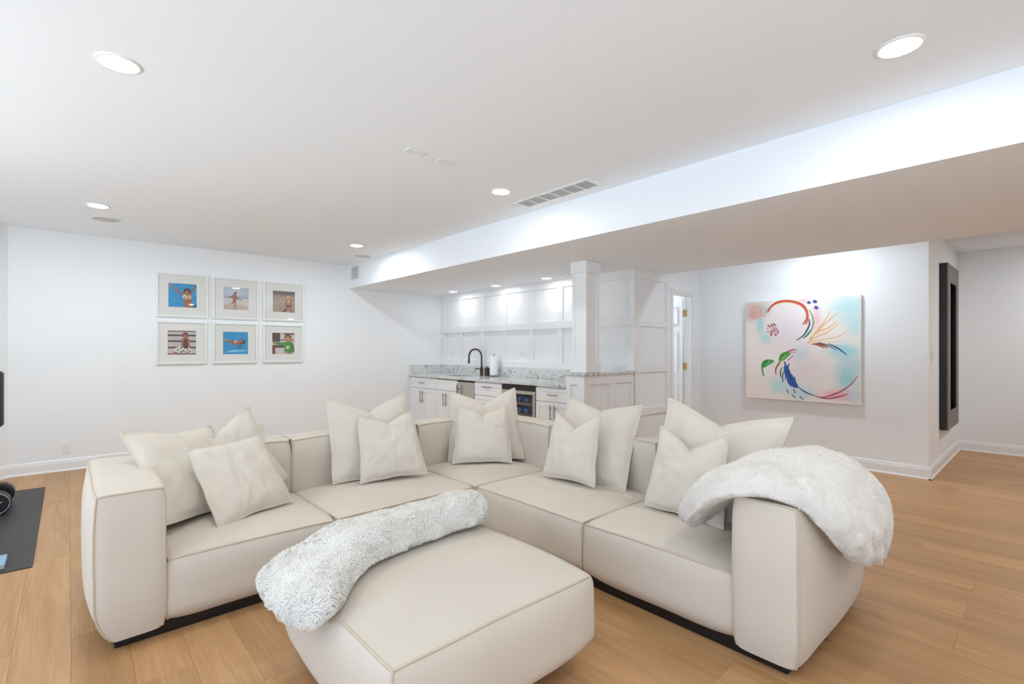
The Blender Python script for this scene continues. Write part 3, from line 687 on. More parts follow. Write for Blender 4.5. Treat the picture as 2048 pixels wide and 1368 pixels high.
def photo(i, n=104):
    img, U, V, put, ell, cap, rect = painter(n)
    if i == 0:      # child with raised arms in a pool
        water(img, U, V, put, 1); rect(0, .22, .94, 1, (190, 196, 204)); rect(0, .22, .955, .97, (90, 80, 84)); rect(.8, 1, .06, .16, (52, 76, 92))
        cap((.52, .52), (.30, .72), .05, .035, SK); cap((.30, .72), (.08, .86), .035, .025, SK); ell(.07, .88, .05, .035, SK2)
        cap((.76, .56), (.86, .80), .045, .03, SK); cap((.86, .80), (.96, 1.0), .03, .025, SK)
        cap((.66, .45), (.70, .05), .15, .13, SK); ell(.60, .46, .10, .10, (226, 214, 178)); ell(.74, .44, .07, .09, (214, 190, 150)); ell(.57, .42, .03, .03, (120, 70, 80)); ell(.66, .48, .02, .03, (90, 130, 90)); ell(.73, .40, .025, .03, (170, 90, 70))
        ell(.66, .68, .125, .13, HAIR); ell(.65, .62, .085, .11, SK); ell(.65, .585, .03, .012, (230, 210, 200)); ell(.62, .645, .012, .01, HAIR); ell(.69, .645, .012, .01, HAIR)
    elif i == 1:    # runner with a board on a beach
        img[:] = (176, 190, 206); ell(.4, .8, .5, .15, (200, 206, 214), .8); rect(0, 1, .48, .58, (148, 166, 184)); rect(0, 1, .0, .49, (212, 206, 200)); rect(0, 1, .50, .525, (228, 228, 228)); ell(.4, .12, .6, .12, (196, 176, 158), .6); ell(.46, .1, .06, .09, (170, 140, 122), .7)
        cap((.20, .56), (.72, .46), .02, .016, (150, 86, 66)); cap((.44, .62), (.44, .44), .075, .06, (176, 98, 74)); cap((.40, .64), (.27, .57), .028, .02, SK); cap((.50, .62), (.58, .50), .028, .02, SK)
        cap((.42, .42), (.36, .30), .045, .03, SK); cap((.36, .30), (.28, .27), .026, .016, SK); cap((.46, .42), (.46, .20), .045, .02, SK); ell(.47, .74, .052, .06, HAIR); ell(.48, .72, .036, .045, SK)
    elif i == 2:    # toddler on sand
        img[:] = (150, 132, 118); ell(.5, .25, .8, .5, (176, 158, 142), .8); ell(.5, .98, .8, .18, (104, 92, 88), .7)
        for j in range(40): ell((j * .379) % 1, (j * .237) % .8, .05, .012, (162, 142, 124) if j % 2 else (132, 114, 100), .9)
        cap((.64, .30), (.58, .06), .05, .03, SK); cap((.76, .30), (.85, .04), .05, .03, SK); cap((.58, .14), (.48, .04), .03, .03, (66, 74, 120)); cap((.70, .56), (.70, .30), .12, .11, SK2); ell(.70, .30, .12, .06, (124, 84, 80)); ell(.71, .52, .10, .05, (214, 166, 140))
        cap((.62, .56), (.58, .36), .04, .03, SK); cap((.80, .56), (.82, .34), .04, .03, SK); ell(.70, .70, .085, .095, (206, 176, 140)); ell(.70, .66, .06, .06, SK2)
    elif i == 3:    # child on a slatted bench
        img[:] = (196, 190, 190)
        for y in (.02, .30, .56, .80, .985): rect(0, 1, y - .035, y + .035, (86, 58, 54))
        cap((.30, .12), (.20, .02), .06, .05, SK); cap((.68, .16), (.72, .04), .06, .04, SK); cap((.60, .30), (.32, .20), .12, .09, (226, 220, 212)); cap((.60, .30), (.78, .16), .12, .08, (226, 220, 212))
        for x, y in ((.36, .2), (.46, .27), (.55, .17), (.70, .2), (.78, .14), (.62, .31), (.48, .12)): ell(x, y, .035, .03, (80, 60, 62))
        cap((.63, .58), (.63, .36), .12, .11, (84, 50, 48)); cap((.52, .62), (.50, .34), .045, .035, SK); cap((.74, .60), (.74, .32), .045, .035, SK); ell(.62, .80, .115, .13, (120, 58, 46)); ell(.62, .74, .085, .09, SK); ell(.62, .78, .07, .02, (140, 80, 60))
    elif i == 4:    # swimmer on her back
        water(img, U, V, put, 5); cap((.06, .66), (.36, .54), .03, .045, SK2); cap((.34, .54), (.72, .52), .065, .09, SK); cap((.16, .60), (.50, .46), .03, .04, SK); ell(.50, .56, .06, .05, (214, 196, 188)); ell(.76, .56, .12, .10, HAIR); ell(.72, .58, .085, .085, SK)
        ell(.66, .34, .08, .10, (70, 110, 130), .8); ell(.60, .16, .35, .03, (150, 214, 236), .8); ell(.3, .12, .2, .02, (150, 214, 236), .8)
    else:           # child in a green sweatshirt
        img[:] = (206, 198, 194); rect(0, .36, .58, 1, (88, 74, 62)); rect(.36, 1, .64, .68, (86, 60, 54)); rect(.5, 1, .92, .99, (120, 84, 70)); rect(0, .55, .30, .42, (96, 66, 54)); rect(0, .14, 0, .30, (110, 70, 52)); ell(.34, .16, .16, .14, (208, 204, 200)); rect(.36, .48, .68, .92, (214, 210, 208))
        cap((.56, .46), (.12, .52), .085, .05, (74, 148, 70)); ell(.08, .54, .05, .045, SK2); cap((.72, .44), (.72, .12), .20, .17, (78, 152, 72)); cap((.88, .42), (.94, .16), .075, .07, (70, 138, 66)); ell(.70, .34, .09, .05, (196, 206, 150)); ell(.68, .27, .07, .03, (210, 214, 170)); ell(.66, .05, .09, .07, SK2)
        ell(.70, .78, .155, .16, (128, 82, 56)); ell(.69, .71, .115, .125, (206, 146, 116)); ell(.64, .74, .016, .013, HAIR); ell(.74, .74, .016, .013, HAIR); ell(.69, .65, .03, .012, (160, 84, 78))
    return img
FR = [((.776, 1.706), 'white square frame, upper left, photo of child raising arms in a pool'),
      ((1.362, 1.706), 'white square frame, upper middle, photo of a runner on a beach'),
      ((1.953, 1.706), 'white square frame, upper right, photo of a toddler on brown sand'),
      ((.776, 1.135), 'white square frame, lower left, photo of a child on slatted bench'),
      ((1.362, 1.135), 'white square frame, lower middle, photo of a swimmer in blue water'),
      ((1.953, 1.135), 'white square frame, lower right, photo of child in green sweatshirt')]
for i, ((x, z), lb) in enumerate(FR):
    S = .53 if z > 1.5 else .517
    t = thing('picture_frame', lb, 'picture', (x, YA, z), group='six white framed photos'); bw = .018; D = .034
    for q in ((0, S, 0, bw), (0, S, S - bw, S)): MB().box(q[0], q[1], -D, -.002, q[2], q[3]).build('frame_side', FRAMEWHITE, t, bevel=.0015)
    for q in ((0, bw), (S - bw, S)): MB().box(q[0], q[1], -D, -.002, bw, S - bw).build('frame_side', FRAMEWHITE, t, bevel=.0015)
    pm, ps = (S - .29) / 2, .29; e = .003
    mt = MB(); ya, yb = -.020, -.016
    mt.box(bw, pm, ya, yb, bw, S - bw).box(S - pm, S - bw, ya, yb, bw, S - bw).box(pm, S - pm, ya, yb, bw, pm).box(pm, S - pm, ya, yb, S - pm, S - bw).build('mat_board', MATBOARD, t)
    grid_print('print', photo(i), ps + 2 * e, ps + 2 * e, PRINT, t, (pm - e, -.0155, pm - e), 'Y')
    MB().box(bw, S - bw, -.028, -.026, bw, S - bw).build('pane', GLASS, t)

# large abstract canvas
STROKES=[
 ((190, 75, 45),0.02,[(0.213, 0.889), (0.238, 0.933), (0.283, 0.969), (0.34, 0.988), (0.404, 0.985), (0.466, 0.969), (0.521, 0.94), (0.555, 0.899), (0.57, 0.852), (0.566, 0.801), (0.536, 0.751)]),
 ((220, 115, 62),0.009,[(0.267, 0.956), (0.34, 0.978), (0.404, 0.978), (0.466, 0.961), (0.521, 0.93)]),
 ((200, 92, 82),0.013,[(0.555, 0.899), (0.573, 0.843), (0.571, 0.792), (0.56, 0.748)]),
 ((62, 72, 122),0.011,[(0.585, 0.796), (0.589, 0.748), (0.57, 0.694), (0.536, 0.639), (0.479, 0.596)]),
 ((120, 160, 125),0.01,[(0.589, 0.884), (0.614, 0.823), (0.622, 0.756), (0.603, 0.689), (0.573, 0.648), (0.539, 0.614)]),
 ((88, 142, 84),0.014,[(0.607, 0.698), (0.573, 0.648), (0.539, 0.614)]),
 ((243, 178, 118),0.008,[(0.573, 0.558), (0.633, 0.654), (0.713, 0.769), (0.763, 0.87)]),
 ((243, 178, 118),0.008,[(0.589, 0.596), (0.669, 0.695), (0.755, 0.783), (0.819, 0.842)]),
 ((243, 182, 118),0.009,[(0.589, 0.613), (0.669, 0.678), (0.749, 0.709), (0.817, 0.772)]),
 ((243, 190, 125),0.01,[(0.573, 0.571), (0.655, 0.628), (0.741, 0.668), (0.822, 0.74)]),
 ((243, 185, 130),0.007,[(0.581, 0.567), (0.669, 0.595), (0.784, 0.613), (0.846, 0.637), (0.897, 0.676)]),
 ((240, 200, 160),0.006,[(0.596, 0.562), (0.684, 0.578), (0.777, 0.575), (0.846, 0.593)]),
 ((165, 62, 52),0.012,[(0.614, 0.553), (0.669, 0.558), (0.713, 0.54), (0.741, 0.519)]),
 ((165, 62, 52),0.009,[(0.64, 0.552), (0.684, 0.536), (0.713, 0.519)]),
 ((40, 58, 92),0.007,[(0.663, 0.57), (0.741, 0.544), (0.812, 0.498)]),
 ((40, 58, 92),0.009,[(0.745, 0.559), (0.819, 0.519), (0.891, 0.454)]),
 ((150, 62, 62),0.009,[(0.384, 0.477), (0.428, 0.494), (0.475, 0.507)]),
 ((160, 80, 70),0.008,[(0.412, 0.466), (0.475, 0.481)]),
 ((150, 62, 62),0.01,[(0.4, 0.398), (0.447, 0.442)]),
 ((130, 60, 50),0.009,[(0.291, 0.249), (0.29, 0.308), (0.316, 0.361), (0.34, 0.397)]),
 ((60, 95, 70),0.009,[(0.336, 0.22), (0.333, 0.282), (0.348, 0.327)]),
 ((50, 60, 90),0.008,[(0.356, 0.178), (0.352, 0.238), (0.36, 0.283)]),
 ((52, 86, 156),0.024,[(0.372, 0.376), (0.384, 0.328)]),
 ((52, 86, 156),0.045,[(0.38, 0.336), (0.397, 0.267), (0.416, 0.215)]),
 ((50, 85, 158),0.055,[(0.408, 0.233), (0.435, 0.181), (0.475, 0.14)]),
 ((52, 86, 156),0.012,[(0.412, 0.363), (0.392, 0.31), (0.376, 0.204)]),
 ((52, 86, 156),0.012,[(0.432, 0.259), (0.443, 0.225), (0.452, 0.191)]),
 ((52, 86, 156),0.012,[(0.459, 0.234), (0.463, 0.191), (0.486, 0.137)]),
 ((42, 72, 78),0.008,[(0.482, 0.145), (0.536, 0.101), (0.589, 0.074), (0.626, 0.064)]),
 ((170, 70, 92),0.009,[(0.626, 0.06), (0.691, 0.048), (0.769, 0.074), (0.853, 0.121), (0.92, 0.182), (0.974, 0.26)]),
 ((150, 55, 80),0.008,[(0.669, 0.047), (0.741, 0.041), (0.825, 0.062), (0.901, 0.096)]),
 ((30, 35, 45),0.012,[(0.392, 0.1), (0.406, 0.071)]),
 ((30, 35, 45),0.012,[(0.452, 0.108), (0.466, 0.075)]),
 ((30, 35, 45),0.012,[(0.439, 0.056), (0.466, 0.027)]),
 ((30, 35, 45),0.012,[(0.507, 0.043), (0.534, 0.019)]),
 ((58, 84, 150),0.042,[(0.581, 0.959), (0.589, 0.957)]),
 ((58, 84, 150),0.05,[(0.633, 0.966), (0.64, 0.962)]),
 ((58, 84, 150),0.048,[(0.644, 0.907), (0.651, 0.901)]),
 ((62, 150, 72),0.05,[(0.168, 0.331), (0.2, 0.367), (0.259, 0.383)]),
 ((62, 150, 72),0.022,[(0.158, 0.313), (0.173, 0.236)]),
 ((225, 240, 215),0.006,[(0.192, 0.282), (0.23, 0.395)]),
 ((225, 240, 215),0.006,[(0.238, 0.342), (0.263, 0.391)]),
 ((82, 160, 72),0.05,[(0.333, 0.397), (0.365, 0.441), (0.408, 0.463)]),
 ((150, 185, 120),0.008,[(0.316, 0.326), (0.34, 0.397), (0.38, 0.45)]),
 ((180, 120, 130),0.006,[(0.947, 0.023), (0.964, 0.015)]),
]
BLOBS=[
 ((184, 222, 224),0.901,0.897,0.131,0.104),
 ((196, 226, 228),0.954,0.743,0.059,0.096),
 ((150, 214, 222),0.894,0.261,0.073,0.122),
 ((196, 222, 230),0.928,0.383,0.072,0.08),
 ((150, 220, 228),0.86,0.495,0.094,0.049),
 ((188, 220, 236),0.521,0.456,0.056,0.073),
 ((182, 224, 226),0.316,0.148,0.072,0.061),
 ((186, 222, 232),0.536,0.075,0.082,0.052),
 ((150, 220, 220),0.145,0.757,0.027,0.082),
 ((170, 224, 226),0.2,0.62,0.034,0.045),
 ((226, 180, 172),0.08,0.933,0.087,0.073),
 ((214, 170, 160),0.063,0.861,0.052,0.046),
 ((240, 190, 196),0.536,0.982,0.045,0.03),
 ((240, 196, 198),0.648,0.788,0.033,0.109),
 ((240, 165, 178),0.833,0.079,0.114,0.037),
 ((236, 222, 222),0.566,0.316,0.139,0.153),
 ((238, 228, 232),0.38,0.722,0.156,0.193),
 ((205, 222, 235),0.947,0.071,0.053,0.04),
 ((180, 214, 206),0.175,0.918,0.051,0.045),
 ((206, 224, 228),0.443,0.121,0.085,0.069),
]
def abstract(n=300):
    img, U, V, put, ell, cap, rect = painter(n)
    img[:] = (245, 235, 228)
    put(np.clip((.45 - V) * 1.6, 0, .8) * np.clip((.5 - U) * 2, 0, 1), (247, 239, 228))
    put(np.clip(.5 - np.abs(U - .2) * 2, 0, .5), (246, 228, 221))
    for c, x, y, rx, ry in BLOBS:
        q = ((U - x) / (rx * 1.25)) ** 2 + ((V - y) / (ry * 1.25)) ** 2
        wob = .25 * np.sin(U * 31 + V * 17 + x * 9) * np.sin(V * 43 - U * 11 + y * 7)
        put(np.clip(np.exp(-q * 1.15 + wob * .8 * (q > .15)), 0, 1) * .92, c)
    r = np.random.RandomState(3)
    for i in range(46):
        a, d_ = r.rand() * 6.28, r.rand() ** .7; ell(.262 + .058 * d_ * math.cos(a), .705 + .068 * d_ * math.sin(a), .005 + .006 * r.rand(), .004 + .007 * r.rand(), [(186, 110, 116), (160, 80, 96), (206, 140, 136)][i % 3])
    for i in range(26): cap((.03 + .17 * r.rand(), .80 + .16 * r.rand()), (.05 + .17 * r.rand(), .84 + .13 * r.rand()), .002, .002, (226, 160, 150))
    def smooth(P, k=7):
        if len(P) < 3: return P
        Q = [np.array(q) for q in P]; Q = [2*Q[0] - Q[1]] + Q + [2*Q[-1] - Q[-2]]; out = []
        for j in range(len(Q) - 3):
            a_, b_, c_, d_ = Q[j:j+4]
            for t in np.linspace(0, 1, k, endpoint=(j == len(Q) - 4)):
                out.append(tuple(.5*((2*b_) + (c_ - a_)*t + (2*a_ - 5*b_ + 4*c_ - d_)*t*t + (3*b_ - a_ - 3*c_ + d_)*t**3)))
        return out
    for c, w_, P in STROKES:
        P = smooth(P); m_ = len(P) - 1
        prof = lambda k: w_ * .62 * (.30 + .70 * math.sin(PI * min(1, max(0, .10 + k * .82))))
        for j in range(m_): cap(P[j], P[j + 1], prof(j / m_), prof((j + 1) / m_), c)
        if w_ > .011 and m_ > 1:                     # bristle streaks inside the broad strokes
            for s_, sh in ((-.45, 1.12), (.4, .84), (.05, 1.05)):
                for j in range(m_):
                    dx, dy = P[j+1][0] - P[j][0], P[j+1][1] - P[j][1]; l_ = math.hypot(dx, dy) + 1e-9; o_ = prof(j / m_) * s_
                    q0 = (P[j][0] - dy / l_ * o_, P[j][1] + dx / l_ * o_); q1 = (P[j+1][0] - dy / l_ * o_, P[j+1][1] + dx / l_ * o_)
                    cap(q0, q1, w_ * .09, w_ * .09, tuple(min(255, v * sh) for v in c))
    return img
pa = thing('abstract_painting', 'large square abstract canvas with swirling arcs in pastel and blue', 'painting', (XP, 2.629, .705))
MB().box(-.048, -.004, -1.218, 0, 0, 1.20).build('canvas', CANVAS_EDGE, pa)
grid_print('painted_face', abstract(), 1.218, 1.20, PAINTED, pa, (-.0487, 0, 0), 'X')

# tall dark frame on the passage wall, deep with a recessed dark centre
bf = thing('wall_frame', 'tall deep frame with taupe face, black sides and dark recessed centre', 'wall frame', (7.10, YS, .427)); o = bf.location
fx0, fx1, fz0, fz1, fy0 = 7.10, 7.96, .427, 2.257, YS - .062
bw = .185
MB().box(fx0, fx0 + .03, fy0, YS - .001, fz0, fz1).box(fx1 - .03, fx1, fy0, YS - .001, fz0, fz1).box(fx0 + .03, fx1 - .03, fy0, YS - .001, fz0, fz0 + .03).box(fx0 + .03, fx1 - .03, fy0, YS - .001, fz1 - .03, fz1).build('box_sides', FRAMEBLK, bf, off=o, bevel=.002)
for q in ((fx0 + .001, fx0 + bw, fz0 + .001, fz1 - .001), (fx1 - bw, fx1 - .001, fz0 + .001, fz1 - .001)): MB().box(q[0], q[1], fy0 - .012, fy0, q[2], q[3]).build('face_board', FRAMETAUPE, bf, off=o, bevel=.001)
for q in ((fz0 + .001, fz0 + .20), (fz1 - .20, fz1 - .001)): MB().box(fx0 + bw, fx1 - bw, fy0 - .012, fy0, q[0], q[1]).build('face_board', FRAMETAUPE, bf, off=o, bevel=.001)
MB().box(fx0 + .03, fx1 - .03, YS - .02, YS - .012, fz0 + .03, fz1 - .03).build('recessed_panel', DARKIN, bf, off=o)

# ================================================================== SOFA
def puff_map(b, bul, taper, corner, seed, amp):
    x0, x1, y0, y1, z0, z1 = b
    c = Vector(((x0+x1)/2, (y0+y1)/2, (z0+z1)/2)); h = Vector(((x1-x0)/2, (y1-y0)/2, (z1-z0)/2))
    def f(u, v, w, face=None):
        """u,v,w in -1..1 on the cube; face = 'x-','x+',... adds that face's bulge"""
        p = Vector((c.x + h.x*u, c.y + h.y*v, c.z + h.z*w))
        if face:
            a, d_ = {'x': (v, w), 'y': (u, w), 'z': (u, v)}[face[0]]
            k = (max(0, 1-abs(a)**3.0)**.75) * (max(0, 1-abs(d_)**3.0)**.75) * bul.get(face, 0)
            s = 1 if face[1] == '+' else -1
            if face[0] == 'x': p.x += s*k
            elif face[0] == 'y': p.y += s*k
            else: p.z += s*k
        e = (abs(u)*abs(v)*abs(w))**6 * corner
        p.x -= math.copysign(e, u)*abs(u); p.y -= math.copysign(e, v)*abs(v); p.z -= math.copysign(e, w)*abs(w)*.8
        if w < -.45:
            k = ((-.45 - w)/.55)**2.2
            if (u < 0 and 'x-' in taper) or (u > 0 and 'x+' in taper): p.x -= u*taper['x-' if u < 0 else 'x+']*k
            if (v < 0 and 'y-' in taper) or (v > 0 and 'y+' in taper): p.y -= v*taper['y-' if v < 0 else 'y+']*k
        if amp:
            q = noise.noise_vector(p*3.1 + Vector((seed, seed*.7, 0)))
            p += q*amp
            q = noise.noise_vector(p*9.0 + Vector((seed, 0, seed)))
            p += q*amp*.25
        return p
    return f
def puff(name, parent, off, b, bul, taper={}, corner=.012, seed=1.0, amp=.004, n=18, piping=('z+', 'v'), m=None, skip_edges=()):
    f = puff_map(b, bul, taper, corner, seed, amp); mb = MB(); g = [-1 + 2*i/n for i in range(n+1)]
    for face in ('x-', 'x+', 'y-', 'y+', 'z-', 'z+'):
        s = 1 if face[1] == '+' else -1; vs = []
        for a in g:
            for d_ in g:
                uvw = {'x': (s, a, d_), 'y': (a, s, d_), 'z': (a, d_, s)}[face[0]]
                vs.append(f(*uvw, face))
        flip = (s > 0) == (face[0] == 'y')
        fs = []
        for i in range(n):
            for j in range(n):
                q = (i*(n+1)+j, (i+1)*(n+1)+j, (i+1)*(n+1)+j+1, i*(n+1)+j+1)
                fs.append(q[::-1] if flip else q)
        mb.add(vs, fs, True)
    o = mb.build(name, m or FAB, parent, off=off, fix=False)
    pp = MB(); r = .0052; N_ = 26; L_ = [-1 + 2*i/N_ for i in range(N_+1)]
    edges = []
    if 'z+' in piping: edges += [('y-', lambda t: (t, -1, 1)), ('y+', lambda t: (t, 1, 1)), ('x-', lambda t: (-1, t, 1)), ('x+', lambda t: (1, t, 1))]
    if 'v' in piping: edges += [('v00', lambda t: (-1, -1, t)), ('v10', lambda t: (1, -1, t)), ('v11', lambda t: (1, 1, t)), ('v01', lambda t: (-1, 1, t))]
    for nm, e in edges:
        if nm in skip_edges: continue
        pp.tube([f(*e(t)) for t in L_], r, 6)
    pp.build('piping', PIPE, o, off=off, fix=False)
    return o
def plinth(par, off, x0, x1, y0, y1):
    MB().box(x0, x1, y0, y1, 0.0, .062).build('plinth', PLINTH, par, off=off, bevel=.004)

SZ, BZ, AZ, ZB = .352, .700, .685, .052
Y0, Y1, YK = 2.722, 3.692, 3.470      # left row: front, outer back, back cushion front
X0, X1, XK = 2.112, 3.082, 2.862      # right row
GS = 'cream sectional sofa modules'
def module(label, c): return thing('sofa_module', label, 'sofa', (c[0], c[1], 0), group=GS)
SB = {'z+': .034, 'y-': .022, 'x-': .004, 'x+': .004}
# left arm module
t = module('cream sofa module with an arm at its left end, beside the black mat', (.6, 3.2)); o = t.location
puff('seat', t, o, (.332, 1.118, Y0, YK - .004, ZB, SZ), {'z+': .034, 'y-': .024}, {'y-': .03}, seed=2.1, skip_edges=('y+', 'v11', 'v01'))
puff('arm', t, o, (.080, .328, Y0 - .006, Y1, ZB - .006, AZ), {'z+': .018, 'x-': .030, 'y-': .016, 'x+': .012, 'y+': .02}, {'x-': .05, 'y-': .004}, .009, 5.3, .005)
puff('backrest', t, o, (.345, 1.118, YK, Y1, ZB, BZ), {'z+': .014, 'y-': .020, 'y+': .02}, {'y+': .04}, .015, 7.7)
plinth(t, o, .15, 1.12, Y0 + .035, Y1 - .06)
# armless module
t = module('armless cream sofa module, middle of the row along the photo wall', (1.61, 3.2)); o = t.location
puff('seat', t, o, (1.128, 2.104, Y0, YK - .004, ZB, SZ), {'z+': .036, 'y-': .024}, {'y-': .03}, seed=3.4, skip_edges=('y+', 'v11', 'v01'))
puff('backrest', t, o, (1.128, 2.104, YK, Y1, ZB, BZ), {'z+': .014, 'y-': .022, 'y+': .02}, {'y+': .04}, .015, 1.9)
plinth(t, o, 1.126, 2.10, Y0 + .035, Y1 - .06)
# corner module
t = module('cream corner sofa module with cushions meeting at the far corner', (2.6, 3.2)); o = t.location
puff('seat', t, o, (2.114, XK - .004, 2.726, YK - .004, ZB, SZ), {'z+': .034}, {}, seed=8.2, skip_edges=('y+', 'x+', 'v11', 'v01', 'v10'))
puff('backrest', t, o, (2.114, XK - .004, YK, Y1, ZB, BZ), {'z+': .014, 'y-': .018, 'y+': .02}, {'y+': .04}, .015, 4.4)
puff('backrest', t, o, (XK, X1, 2.726, Y1, ZB, BZ), {'z+': .014, 'x-': .016, 'x+': .02, 'y+': .02}, {'x+': .04, 'y+': .04}, .02, 6.1)
plinth(t, o, 2.14, X1 - .08, 2.76, Y1 - .08)
# armless module of the right row
t = module('armless cream sofa module in the row facing left, next to the corner', (2.6, 2.24)); o = t.location
puff('seat', t, o, (X0, XK - .004, 1.758, 2.718, ZB, SZ), {'z+': .036, 'x-': .024}, {'x-': .03}, seed=9.3, skip_edges=('x+', 'v11', 'v10'))
puff('backrest', t, o, (XK, X1, 1.758, 2.718, ZB, BZ), {'z+': .014, 'x-': .020, 'x+': .02}, {'x+': .04}, .015, 2.7)
plinth(t, o, X0 + .035, X1 - .06, 1.76, 2.716)
# right arm module
t = module('cream sofa module with an arm at the right, draped with a fluffy throw', (2.6, 1.2)); o = t.location
puff('seat', t, o, (X0, XK - .004, .924, 1.748, ZB, SZ), {'z+': .034, 'x-': .024}, {'x-': .03}, seed=4.6, skip_edges=('x+', 'v11', 'v10'))
puff('arm', t, o, (X0 - .006, X1, .668, .920, ZB - .006, AZ), {'z+': .016, 'x-': .018, 'y-': .030, 'y+': .012, 'x+': .02}, {'y-': .006, 'x-': .004, 'x+': .05}, .009, 3.9, .005)
puff('backrest', t, o, (XK, X1, .935, 1.748, ZB, BZ), {'z+': .014, 'x-': .020, 'x+': .02}, {'x+': .04}, .015, 5.8)
plinth(t, o, X0 + .035, X1 - .06, .72, 1.754)
# ottoman
t = thing('ottoman', 'big square cream ottoman in front of the sofa with a fluffy throw on it', 'ottoman', (1.15, 1.74, 0)); o = t.location
puff('cushion', t, o, (.688, 1.606, 1.278, 2.196, ZB, .385), {'z+': .026, 'x-': .035, 'x+': .035, 'y-': .035, 'y+': .035}, {'x-': .075, 'x+': .075, 'y-': .075, 'y+': .075}, .010, 6.6, .005, 24)
plinth(t, o, .82, 1.47, 1.41, 2.06)

# ================================================================== PILLOWS
def pillow(label, c, yaw, lean, roll, S, T=.075, chop=.10, tw=.9, seed=1.0, cx=0.0, group='linen pillows on the sofa'):
    """local x right, z up, -y is the front; c is the pillow's middle"""
    M = Matrix.Rotation(math.radians(yaw), 4, 'Z') @ Matrix.Rotation(math.radians(lean), 4, 'X') @ Matrix.Rotation(math.radians(roll), 4, 'Y')
    t = thing('throw_pillow', label, 'pillow', group=group); t.matrix_world = Matrix.Translation(Vector(c)) @ M
    h = S / 2; n = 40; mb = MB(); fl = .955
    def xz(u, v):
        x = h*u*(1 - .045*(1 - v*v)*(abs(u)**2)); z = h*v*(1 - .05*(1 - u*u)*(v*v))
        tt = (v + 1)/2; x *= 1 - (1 - tw)*tt**1.4
        g = max(0, 1 - abs(u - cx)/(1.0 + abs(cx)))**1.25*max(0, min(1, (v + .35)/1.35))**2.0
        z -= chop*S*g*1.55
        x += .0
        k = noise.noise_vector(Vector((u*1.8 + seed*3.1, v*1.8, seed)))
        return x + k.x*.010, z + k.z*.008, g
    def thick(u, v, side, g):
        a, b = min(1, abs(u)/fl), min(1, abs(v)/fl)
        k = ((1 - a*a)*(1 - b*b))**.42
        low = 1 + .18*max(0, -v)                         # filling settles towards the bottom
        y = T*k*low*(1 - .42*g)
        nz = noise.noise(Vector((u*3.2 + seed, v*3.2, seed*2 + side)))*.010 + noise.noise(Vector((u*8 + seed, v*5, side)))*.004
        edge = max(0, 1 - k)*k*4
        rad = noise.noise(Vector((math.atan2(v, u)*5.0 + seed, seed, side*3)))*.007*edge
        y += (nz + rad)*k**.4
        if chop > .03 and side < 0:                       # crease running down from the dent
            cr = math.exp(-((u - cx - .05*math.sin(v*3))/.05)**2)*max(0, min(1, (v - .05)/.6))
            y -= .016*cr
        return max(y, .0016)
    g = [-1 + 2*i/n for i in range(n + 1)]
    for side in (-1, 1):
        vs = []
        for v in g:
            for u in g:
                x, z, gg = xz(u, v); vs.append((x, side*thick(u, v, side, gg), z))
        fs = []
        for i in range(n):
            for j in range(n):
                q = (i*(n+1)+j, i*(n+1)+j+1, (i+1)*(n+1)+j+1, (i+1)*(n+1)+j); fs.append(q if side < 0 else q[::-1])
        mb.add(vs, fs, True)
    mb.build('cover', PILLOWFAB, t, fix=False)
    per = [(u, -1) for u in g] + [(1, v) for v in g[1:]] + [(u, 1) for u in g[::-1][1:]] + [(-1, v) for v in g[::-1][1:-1]]
    pts = []
    for u, v in per:
        x, z, _ = xz(u, v); pts.append((x, 0, z))
    MB().tube(pts, .0034, 6, closed=True).build('edge_seam', PIPEPIL, t, fix=False)
    sp = []
    for u, v in [(max(-fl, min(fl, a)), max(-fl, min(fl, b))) for a, b in per]:
        x, z, gg = xz(u, v); sp.append((x, -.0036, z))
    MB().tube(sp, .0022, 5, closed=True).build('flange_stitch', PIPEPIL, t, fix=False)
    return t
pillow('big cream pillow leaning on the left sofa arm, half behind a smaller one', (.520, 3.318, .622), 37, -37, 7, .575, .072, .02, 1.0, 1.3)
pillow('big cream pillow with a raised corner, behind the two at the left arm', (.735, 3.44, .625), 8, -27, -17, .55, .055, .10, 1.0, 2.2, -.05)
pillow('smaller cream pillow lying back in front at the left sofa arm', (.740, 3.130, .578), 20.9, -34.9, -1.7, .470, .065, .0, 1.0, 3.7)
pillow('big cream pillow on the middle seat of the row along the photo wall', (1.671, 3.395, .672), -10, -24, -1.2, .628, .070, .115, .97, 4.1)
pillow('smaller cream pillow with a dented top on the middle seat, photo wall row', (1.722, 3.215, .620), -12.9, -25, -1.5, .480, .065, .085, .84, 5.6)
pillow('big cream pillow with a dented top standing in the sofa corner', (2.665, 3.300, .668), -40.7, -26, -3.3, .640, .070, .125, .90, 6.2)
pillow('smaller cream pillow with a dented top in front in the sofa corner', (2.530, 3.160, .618), -38, -22, 0, .478, .065, .10, .84, 7.5)
pillow('big cream pillow with a dented top on the seat right of the corner', (2.800, 2.213, .655), -80.3, -24, 1.6, .615, .068, .07, 1.0, 8.8)
pillow('smaller cream pillow with a dented top on the seat right of the corner', (2.622, 2.272, .625), -88, -15, -.8, .466, .065, .13, .84, 9.1)
pillow('big cream pillow behind at the right sofa arm, partly under the throw', (2.730, 1.310, .672), -82, -24, 5, .665, .062, .10, 1.06, 10.4)
pillow('smaller cream pillow with a dented top beside the right sofa arm', (2.560, 1.375, .622), -92, -13, 1.5, .478, .062, .14, .84, 11.3)

